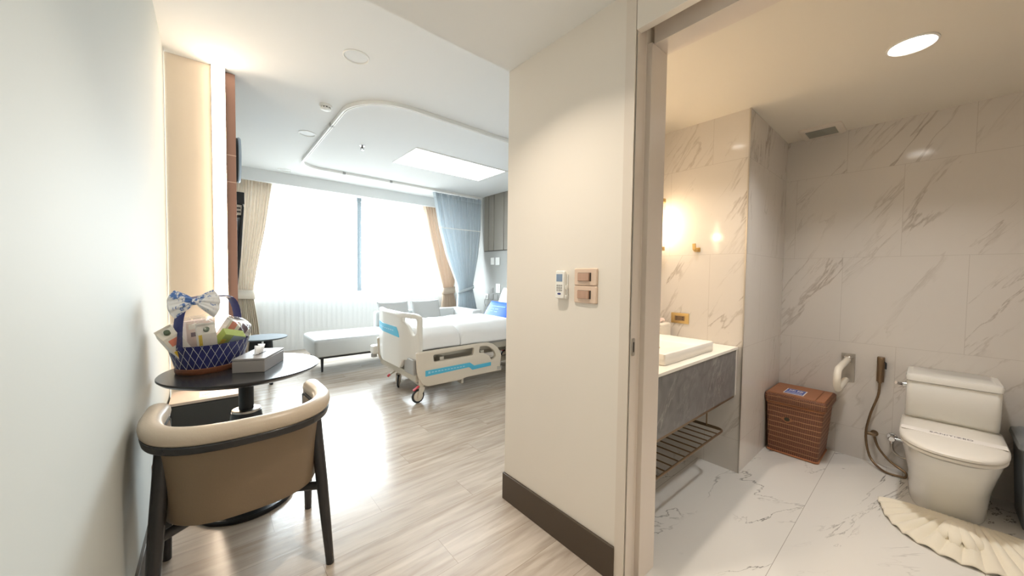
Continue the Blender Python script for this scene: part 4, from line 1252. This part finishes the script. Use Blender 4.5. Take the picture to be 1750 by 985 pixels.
bm = B(); grid(bm, tis2, 40, 8); obj('tissue', bm, M['carton_p'], tw, sharp=180)
so = thing('gold_socket', 'brass double socket on the marble wall above the vanity', 'socket', (PX, 1.153, .96))
bm = B(); loft(bm, [[(PX - d_, y, z) for y, z in rrect(.126 - q, .074 - q, .004, 3, (1.153, .961))] for d_, q in ((0, 0), (.006, 0), (.010, .012))]); obj('face_plate', bm, M['gold'], so)
obj('socket_insert', one(PX - .012, PX - .0095, 1.118, 1.186, .944, .978), M['bronze'], so)
bm = B()
for y in (1.130, 1.172):
    for z in (.953, .968): box(bm, PX - .0135, PX - .0115, y - .004, y + .004, z - .003, z + .003)
obj('socket_holes', bm, M['groove'], so)
hk = thing('robe_hook', 'brass robe hook on the marble wall above the vanity', 'hook', (PX, 1.05, 1.455))
bm = B(); box(bm, PX - .006, PX, 1.028, 1.058, 1.43, 1.46); obj('hook_plate', bm, M['gold'], hk, bevel=.003)
bm = B(); tube(bm, [(PX - .004, 1.048, 1.442), (PX - .032, 1.048, 1.436), (PX - .046, 1.050, 1.446), (PX - .048, 1.052, 1.485)], .0075, 10, flat=(1, 1.7)); obj('hook_arm', bm, M['gold'], hk)

def sconce(x, label):
    y = 1.285
    s = thing('wall_sconce', label, 'wall lamp', (x, YB1, 1.63), 'brass sconces beside the vanity mirror')
    obj('back_plate', one(x - .03, x + .03, YB1 - .012, YB1, 1.45, 1.81), M['gold'], s, bevel=.003)
    for z in (1.458, 1.802):
        bm = B(); box(bm, x - .012, x + .012, y, YB1 - .01, z - .009, z + .009); cyl(bm, (x, y, z - .012), (x, y, z + .012), .044, n=28); obj('bracket', bm, M['gold'], s, bevel=.002)
    bm = B(); n = 48
    loft(bm, [[(x + (.040 + .0015 * (k % 2)) * cos(2 * pi * k / n), y + (.040 + .0015 * (k % 2)) * sin(2 * pi * k / n), z) for k in range(n)] for z in (1.471, 1.789)], False, False)
    obj('ribbed_glass', bm, M['film2'], s)
    bm = B(); cyl(bm, (x, y, 1.50), (x, y, 1.76), .011, n=16); obj('bulb', bm, M['bulb'], s)
    lamp('sconce_lamp', 'POINT', (x, y, 1.63), SCONCE_W, (1.0, .72, .43), s, shadow_soft_size=.03)
M['film2'] = clear('ribbed_clear_glass', gloss=.06, rough=.1)
sconce(2.475, 'brass sconce with glass tube in the corner beside the marble wall')
sconce(1.58, 'brass sconce with glass tube behind the door frame')

# ------------------------------------------------------------------ bathroom: laundry basket
lb = thing('laundry_basket', 'brown wicker laundry basket with lid standing in the bathroom corner', 'laundry basket', (3.25, .59, 0))
def lrect(x0, x1, y0, y1, z, r=.02): return [(x, y, z) for x, y in rrect(x1 - x0, y1 - y0, r, 5, ((x0 + x1) / 2, (y0 + y1) / 2))]
bm = B(); loft(bm, [lrect(3.105, 3.42, .455, .73, 0.0), lrect(3.10, 3.425, .45, .735, .012), lrect(3.075, 3.428, .425, .742, .355), lrect(3.074, 3.428, .424, .742, .372)]); obj('basket_body', bm, M['wick'], lb)
for z, k in ((.008, 0), (.364, 1)):
    bm = B(); tube(bm, lrect(3.10 - .026 * k, 3.425 + .003 * k, .45 - .026 * k, .735 + .007 * k, z), .007, 8, closed=True)
    obj('rim_braid', bm, M['wicktop'], lb)
bm = B(); loft(bm, [lrect(3.063, 3.437, .412, .751, .374), lrect(3.06, 3.44, .408, .753, .38), lrect(3.06, 3.44, .408, .753, .422), lrect(3.066, 3.434, .414, .749, .430)])
ld = obj('basket_lid', bm, [M['wick']], lb)
obj('lid_panel', one(3.085, 3.42, .475, .74, .4300, .4345), M['wicktop'], lb, bevel=.002)
obj('lid_panel', one(3.085, 3.42, .425, .47, .4300, .4345), M['wicktop'], lb, bevel=.002)
sg = obj('sign', one(3.135, 3.28, .545, .66, .4345, .4360), M['paper'], lb); sg['label'] = 'blue and white notice on the lid'
obj('sign_panel', one(3.142, 3.274, .551, .654, .4360, .4366), M['sign_blue'], sg)
bm = B()
for y0, y1, n in ((.604, .642, 4), (.562, .596, 4)):
    for k in range(n):
        yy = y1 - (y1 - y0) * k / n
        box(bm, 3.215 + .006 * (k % 2), 3.245 + .008 * ((k + 1) % 2), yy - .007, yy - .001, .4366, .4370)
for k in range(13): box(bm, 3.175, 3.188, .561 + .0068 * k, .565 + .0068 * k, .4366, .4370)
for k in range(15): box(bm, 3.150, 3.158, .556 + .0062 * k, .560 + .0062 * k, .4366, .4370)
obj('sign_lettering', bm, M['paper'], sg)
em = plate([(.0, .026), (.018, .014), (.042, .0), (.018, -.014), (0, -.026), (-.018, -.014), (-.042, 0), (-.018, .014)], [], .004, .001, lambda a, b, h: Vector((3.086 - .072 * (.265 + b - .2) * .0 + .0 - h * 1.0 - .003, .62 + a, .262 + b)))
e_ = obj('emblem', em, M['wicktop'], lb)
bm = plate(sell(.016, .014, 2, 24), [], .005, .001, lambda a, b, h: Vector((3.0815 - h, .62 + a, .262 + b))); obj('emblem_disc', bm, mat('green_brass', (72, 66, 52), .5, .3), e_)

# ------------------------------------------------------------------ bathroom: grab bar, sprayer, valve
gr = thing('grab_bar', 'cream fold-down grab bar on a steel plate above the laundry basket', 'grab bar', (XB1, .357, .63))
obj('wall_plate', one(XB1 - .008, XB1, .322, .394, .53, .73), M['steel'], gr, bevel=.002)
bm = B(); box(bm, XB1 - .055, XB1 - .008, .338, .378, .665, .715); box(bm, XB1 - .03, XB1 - .008, .33, .386, .70, .71); obj('hinge', bm, M['steel'], gr, bevel=.005)
pts = [(XB1 - .05, .358, .690), (3.05, .358, .685)] + [(3.05 - .065 * sin(a), .358, .62 + .065 * cos(a)) for a in [pi * k / 12 for k in range(1, 12)]] + [(3.05, .358, .555), (3.36, .358, .555)]
bm = B(); tube(bm, pts, .0188, 16); obj('bar', bm, M['offwhite'], gr)
sp_ = thing('bidet_sprayer', 'bronze bidet sprayer with flexible hose on wall beside the toilet', 'bidet sprayer', (XB1, .20, .65))
bm = B(); box(bm, XB1 - .022, XB1, .178, .214, .565, .735); obj('holder', bm, M['bronze'], sp_, bevel=.004)
bm = B(); tube(bm, [(XB1 - .040, .196, .56), (XB1 - .042, .196, .60), (XB1 - .046, .196, .66), (XB1 - .05, .196, .738)], [.010, .014, .016, .018], 14, flat=(.8, 1)); obj('spray_handle', bm, M['bronze'], sp_, bevel=.003)
bm = B(); tube(bm, [(XB1 - .045, .182, .71), (XB1 - .04, .172, .70), (XB1 - .035, .172, .66)], .005, 8); obj('trigger', bm, M['black'], sp_)
def spline(pts, n=10):
    out = []; P_ = [Vector(p) for p in pts]
    for i in range(len(P_) - 1):
        p0 = P_[max(i - 1, 0)]; p1 = P_[i]; p2 = P_[i + 1]; p3 = P_[min(i + 2, len(P_) - 1)]
        for k in range(n):
            t = k / n
            out.append(.5 * ((2 * p1) + (-p0 + p2) * t + (2 * p0 - 5 * p1 + 4 * p2 - p3) * t * t + (-p0 + 3 * p1 - 3 * p2 + p3) * t ** 3))
    return out + [P_[-1]]
hose = spline([(3.408, .196, .57), (3.40, .200, .48), (3.39, .232, .34), (3.385, .248, .20), (3.385, .228, .07), (3.35, .188, .022), (3.31, .14, .010), (3.31, .075, .010), (3.32, .058, .013), (3.35, .062, .030), (3.385, .13, .062), (3.40, .185, .125), (3.415, .208, .19)])
bm = B(); tube(bm, hose, [.0065 + .0006 * (k % 2) for k in range(len(hose))], 10); obj('hose', bm, M['bronze'], sp_)
bm = B(); cyl(bm, (XB1, .212, .205), (XB1 - .006, .212, .205), .020); cyl(bm, (XB1 - .006, .212, .205), (XB1 - .05, .212, .205), .011); cyl(bm, (XB1 - .036, .212, .205), (XB1 - .036, .245, .205), .011); obj('angle_valve', bm, M['bronze'], sp_, bevel=.001)
vv = thing('stop_valve', 'chrome stop valve with short hose low on wall beside the toilet', 'valve', (XB1, .128, .206))
bm = B(); lathe(bm, [(.001, 0), (.026, 0)], (0, 0, 0), 4) if False else None
obj('flange', xl([(.026, 0), (.024, -.008), (.012, -.010)], (XB1, .128, .21)), M['chrome'], vv)
bm = B(); cyl(bm, (XB1 - .008, .128, .21), (XB1 - .055, .128, .21), .011); cyl(bm, (XB1 - .035, .128, .21), (XB1 - .035, .075, .207), .009); cyl(bm, (XB1 - .035, .128, .21), (XB1 - .035, .128, .175), .010); obj('valve_body', bm, M['chrome'], vv, bevel=.001)
bm = B(); cyl(bm, (XB1 - .055, .128, .21), (XB1 - .066, .128, .21), .018, .016, 10); obj('valve_knob', bm, M['chrome'], vv, bevel=.002)
bm = B(); tube(bm, spline([(XB1 - .035, .128, .175), (XB1 - .037, .122, .13), (XB1 - .04, .085, .10), (XB1 - .045, .050, .10)]), .007, 10); obj('supply_hose', bm, M['steel'], vv)

# ------------------------------------------------------------------ bathroom: toilet
tcy = -.098
to = thing('toilet', 'white one-piece toilet with closed lid against the marble wall', 'toilet', (3.1, tcy, 0))
def dee(xf, xb, w, z, n=28, e=2.5, cy=tcy, xm=None):
    """D-shaped loop in plan: flat at xb, rounded towards xf"""
    xm = xf + (xb - xf) * .55 if xm is None else xm
    out = [(xb, cy - w, z)]
    for k in range(n + 1):
        a = -pi / 2 + pi * k / n
        out.append((xm - (xm - xf) * abs(cos(a)) ** (2 / e), cy + w * math.copysign(abs(sin(a)) ** (2 / e), sin(a)), z))
    out.append((xb, cy + w, z))
    return out
bm = B(); loft(bm, [dee(2.92, 3.40, .137, 0, e=2.4), dee(2.915, 3.40, .141, .01, e=2.4), dee(2.895, 3.40, .144, .08, e=2.4), dee(2.835, 3.40, .150, .18, e=2.4), dee(2.74, 3.40, .164, .28, e=2.4), dee(2.70, 3.40, .175, .345, e=2.4), dee(2.69, 3.40, .178, .378, e=2.4), dee(2.70, 3.40, .172, .384, e=2.4)])
obj('bowl', bm, M['ceramic'], to, sharp=50)
bm = B(); loft(bm, [dee(2.690, 3.235, .174, .386), dee(2.680, 3.24, .181, .389), dee(2.680, 3.24, .181, .401), dee(2.686, 3.235, .176, .404)]); obj('seat_ring', bm, M['seat'], to, sharp=50)
bm = B(); loft(bm, [dee(2.682, 3.245, .178, .406), dee(2.674, 3.25, .184, .409), dee(2.674, 3.25, .184, .419), dee(2.684, 3.248, .178, .427), dee(2.72, 3.24, .16, .432), dee(2.85, 3.2, .09, .434)])
li = obj('seat_lid', bm, M['seat'], to, sharp=50)
obj('paper_band', one(2.925, 2.990, tcy - .176, tcy + .176, .4335, .4352), M['paper'], li, bevel=.0005)
obj('band_lettering', text_bm('SANITIZED', .030, lambda a, b, h: Vector((2.958 + b, tcy - a, .4355 + h))), M['ink'], li)
bm = B()
def trect(x0, x1, w, z, r=.025): return [(x, y, z) for x, y in rrect(x1 - x0, 2 * w, r, 5, ((x0 + x1) / 2, tcy))]
loft(bm, [trect(3.235, 3.44, .170, .38), trect(3.23, 3.44, .172, .42), trect(3.17, 3.44, .171, .47), trect(3.145, 3.44, .170, .56), trect(3.135, 3.44, .169, .655), trect(3.14, 3.438, .166, .662)])
obj('tank', bm, M['ceramic'], to, sharp=50)
bm = B(); loft(bm, [trect(3.135, 3.44, .170, .664), trect(3.128, 3.443, .172, .667), trect(3.126, 3.443, .173, .690), trect(3.130, 3.44, .170, .699), trect(3.15, 3.43, .15, .703)]); obj('tank_lid', bm, M['ceramic'], to, sharp=50)
bm = B(); cyl(bm, (3.24, tcy + .165, .615), (3.24, tcy + .185, .615), .016); tube(bm, [(3.24, tcy + .185, .615), (3.225, tcy + .200, .618), (3.19, tcy + .213, .626)], [.008, .008, .010], 10, flat=(1, .7)); obj('flush_lever', bm, M['chrome'], to)

# folded towel mat, pleated like a shell
tm = thing('bath_mat', 'ivory towel folded into a pleated fan on floor in front of toilet', 'towel', (2.75, -.1, 0))
mc = Vector((2.765, -.135, 0))
outer = [(2.895, .150), (2.85, .148), (2.785, .130), (2.72, .118), (2.655, .092), (2.60, .058), (2.555, .02), (2.525, -.04), (2.50, -.10), (2.50, -.16), (2.512, -.22), (2.535, -.275), (2.575, -.33), (2.64, -.38), (2.72, -.42), (2.82, -.45), (2.93, -.46)]
def out_at(t):
    k = t * (len(outer) - 1); i = min(int(k), len(outer) - 2); f = k - i
    return Vector((outer[i][0] * (1 - f) + outer[i + 1][0] * f, outer[i][1] * (1 - f) + outer[i + 1][1] * f, 0))
def back_at(t):
    return Vector((2.895, .150, 0)).lerp(Vector((2.925, -.46, 0)), t)
def matf(u, v):
    b = back_at(u).lerp(Vector((2.865, -.15, 0)), .55); o_ = out_at(u)
    p = b.lerp(o_, v)
    pl_ = abs(sin(pi * 15 * u)) * 2 - 1
    sc = .003 * pl_ * (.6 + .4 * v)
    z = .012 + .026 * (1 - v) ** .8 + (.006 + .007 * v) * pl_ * min(1, v * 3) * (1 - .6 * v ** 6)
    z += .022 * math.exp(-((v - .36) / .2) ** 2) * math.exp(-((u - .5) / .2) ** 2)
    return Vector((p.x + sc, p.y, max(.004, z)))
bm = B(); grid(bm, matf, 220, 22)
def matb(u, v):
    b = back_at(u); c = back_at(u).lerp(Vector((2.865, -.15, 0)), .55)
    return Vector((*b.lerp(c, v).xy, .006 + .030 * v ** .7 + .005 * (abs(sin(pi * 15 * u)) * 2 - 1) * v))
grid(bm, matb, 220, 6); bmesh.ops.remove_doubles(bm, verts=bm.verts, dist=.0002)
obj('pleated_fan', bm, M['towel'], tm, solid=.006, sharp=180)
for k, (a, l) in enumerate(((-22, .16), (-7, .19), (8, .19), (24, .16))):
    an = radians(180 + a + 6); d_ = Vector((cos(an), sin(an), 0)); c = Vector((2.80, -.12, .052))
    bm = B(); tube(bm, [c, c + d_ * l * .3 + Vector((0, 0, .012)), c + d_ * l * .7 + Vector((0, 0, -.006)), c + d_ * l + Vector((0, 0, -.026))], [.010, .017, .020, .012], 14, flat=(.7, 1.2)); obj('rolled_fold', bm, M['towel'], tm, sharp=180)

# grey bin beside the toilet
bn = thing('waste_bin', 'grey plastic waste bin with lid beside the toilet', 'bin', (3.2, -.47, 0))
def brect(x0, x1, y0, y1, z, r=.02): return [(x, y, z) for x, y in rrect(x1 - x0, y1 - y0, r, 4, ((x0 + x1) / 2, (y0 + y1) / 2))]
bm = B(); loft(bm, [brect(3.10, 3.40, -.60, -.345, 0), brect(3.075, 3.42, -.62, -.328, .41)]); obj('bin_body', bm, M['grey_bin'], bn)
bm = B(); loft(bm, [brect(3.065, 3.43, -.63, -.318, .408), brect(3.06, 3.435, -.635, -.314, .415), brect(3.065, 3.43, -.63, -.318, .438), brect(3.09, 3.40, -.60, -.34, .455)]); obj('bin_lid', bm, M['grey_bin'], bn, sharp=25)

# bathroom ceiling: downlights and vent
d2 = thing('vanity_downlight', 'small warm downlight in the bathroom ceiling over the basin', 'downlight', (VDX, VDY, ZT))
bm = B(); lathe(bm, [(.05, 0), (.05, -.004), (.045, -.006), (.042, -.002)], (VDX, VDY, ZT), 40, False); obj('trim_ring', bm, M['white'], d2)
bm = B(); lathe(bm, [(.043, -.0005), (.001, -.002)], (VDX, VDY, ZT), 40); obj('diffuser', bm, M['lens'], d2)
lamp('vanity_lamp', 'AREA', (VDX, VDY, ZT - .008), VANITY_W, (1, .87, .72), d2, shape='DISK', size=.07, spread=radians(115))
dl = thing('lit_downlight', 'round lit downlight in the bathroom ceiling', 'downlight', (2.41, .09, ZT))
bm = B(); lathe(bm, [(.082, 0), (.082, -.004), (.076, -.007), (.072, -.003)], (2.41, .09, ZT), 48, False); obj('trim_ring', bm, M['white'], dl)
bm = B(); lathe(bm, [(.073, -.0005), (.05, -.003), (.001, -.004)], (2.41, .09, ZT), 48); obj('diffuser', bm, M['lens'], dl)
lamp('bath_lamp', 'AREA', (2.41, .09, ZT - .012), BATH_W, (1, .98, .95), dl, shape='DISK', size=.12, spread=radians(125))
ve = thing('exhaust_vent', 'square white exhaust vent in the bathroom ceiling corner', 'vent', (3.335, .54, ZT))
bm = B(); loft(bm, [[(x, y, ZT - h) for x, y in rrect(.24 - q, .235 - q, .02, 4, (3.325, .535))] for h, q in ((0, 0), (.010, .004), (.016, .02))]); obj('vent_cover', bm, M['vent'], ve)
bm = B()
for k in range(8): box(bm, 3.245 + .019 * k, 3.257 + .019 * k, .455, .615, ZT - .019, ZT - .014)
obj('vent_slats', bm, M['ventdark'], ve)

# corridor downlight above the viewpoint, and an added unseen one behind it
def down_on(x, y, label, k=1.0):
    d_ = thing('entry_downlight', label, 'downlight', (x, y, ZE), 'lit downlights of the entry corridor')
    bm = B(); lathe(bm, [(.060, 0), (.060, -.004), (.052, -.006), (.048, -.002)], (x, y, ZE), 40, False); obj('trim_ring', bm, M['white'], d_)
    bm = B(); lathe(bm, [(.050, -.0005), (.001, -.002)], (x, y, ZE), 40); obj('diffuser', bm, M['lens'], d_)
    lamp('entry_lamp', 'AREA', (x, y, ZE - .008), ENTRY_W * k, (1, .87, .72), d_, shape='DISK', size=.09, spread=radians(120))
down_on(.66, 1.05, 'lit downlight in the entry ceiling in front of the bathroom door')
down_on(.50, -1.1, 'added fill downlight in the entry ceiling farther back', 1.3)  # unseen added lamp, strengthened to lighten the peach panel and door frame
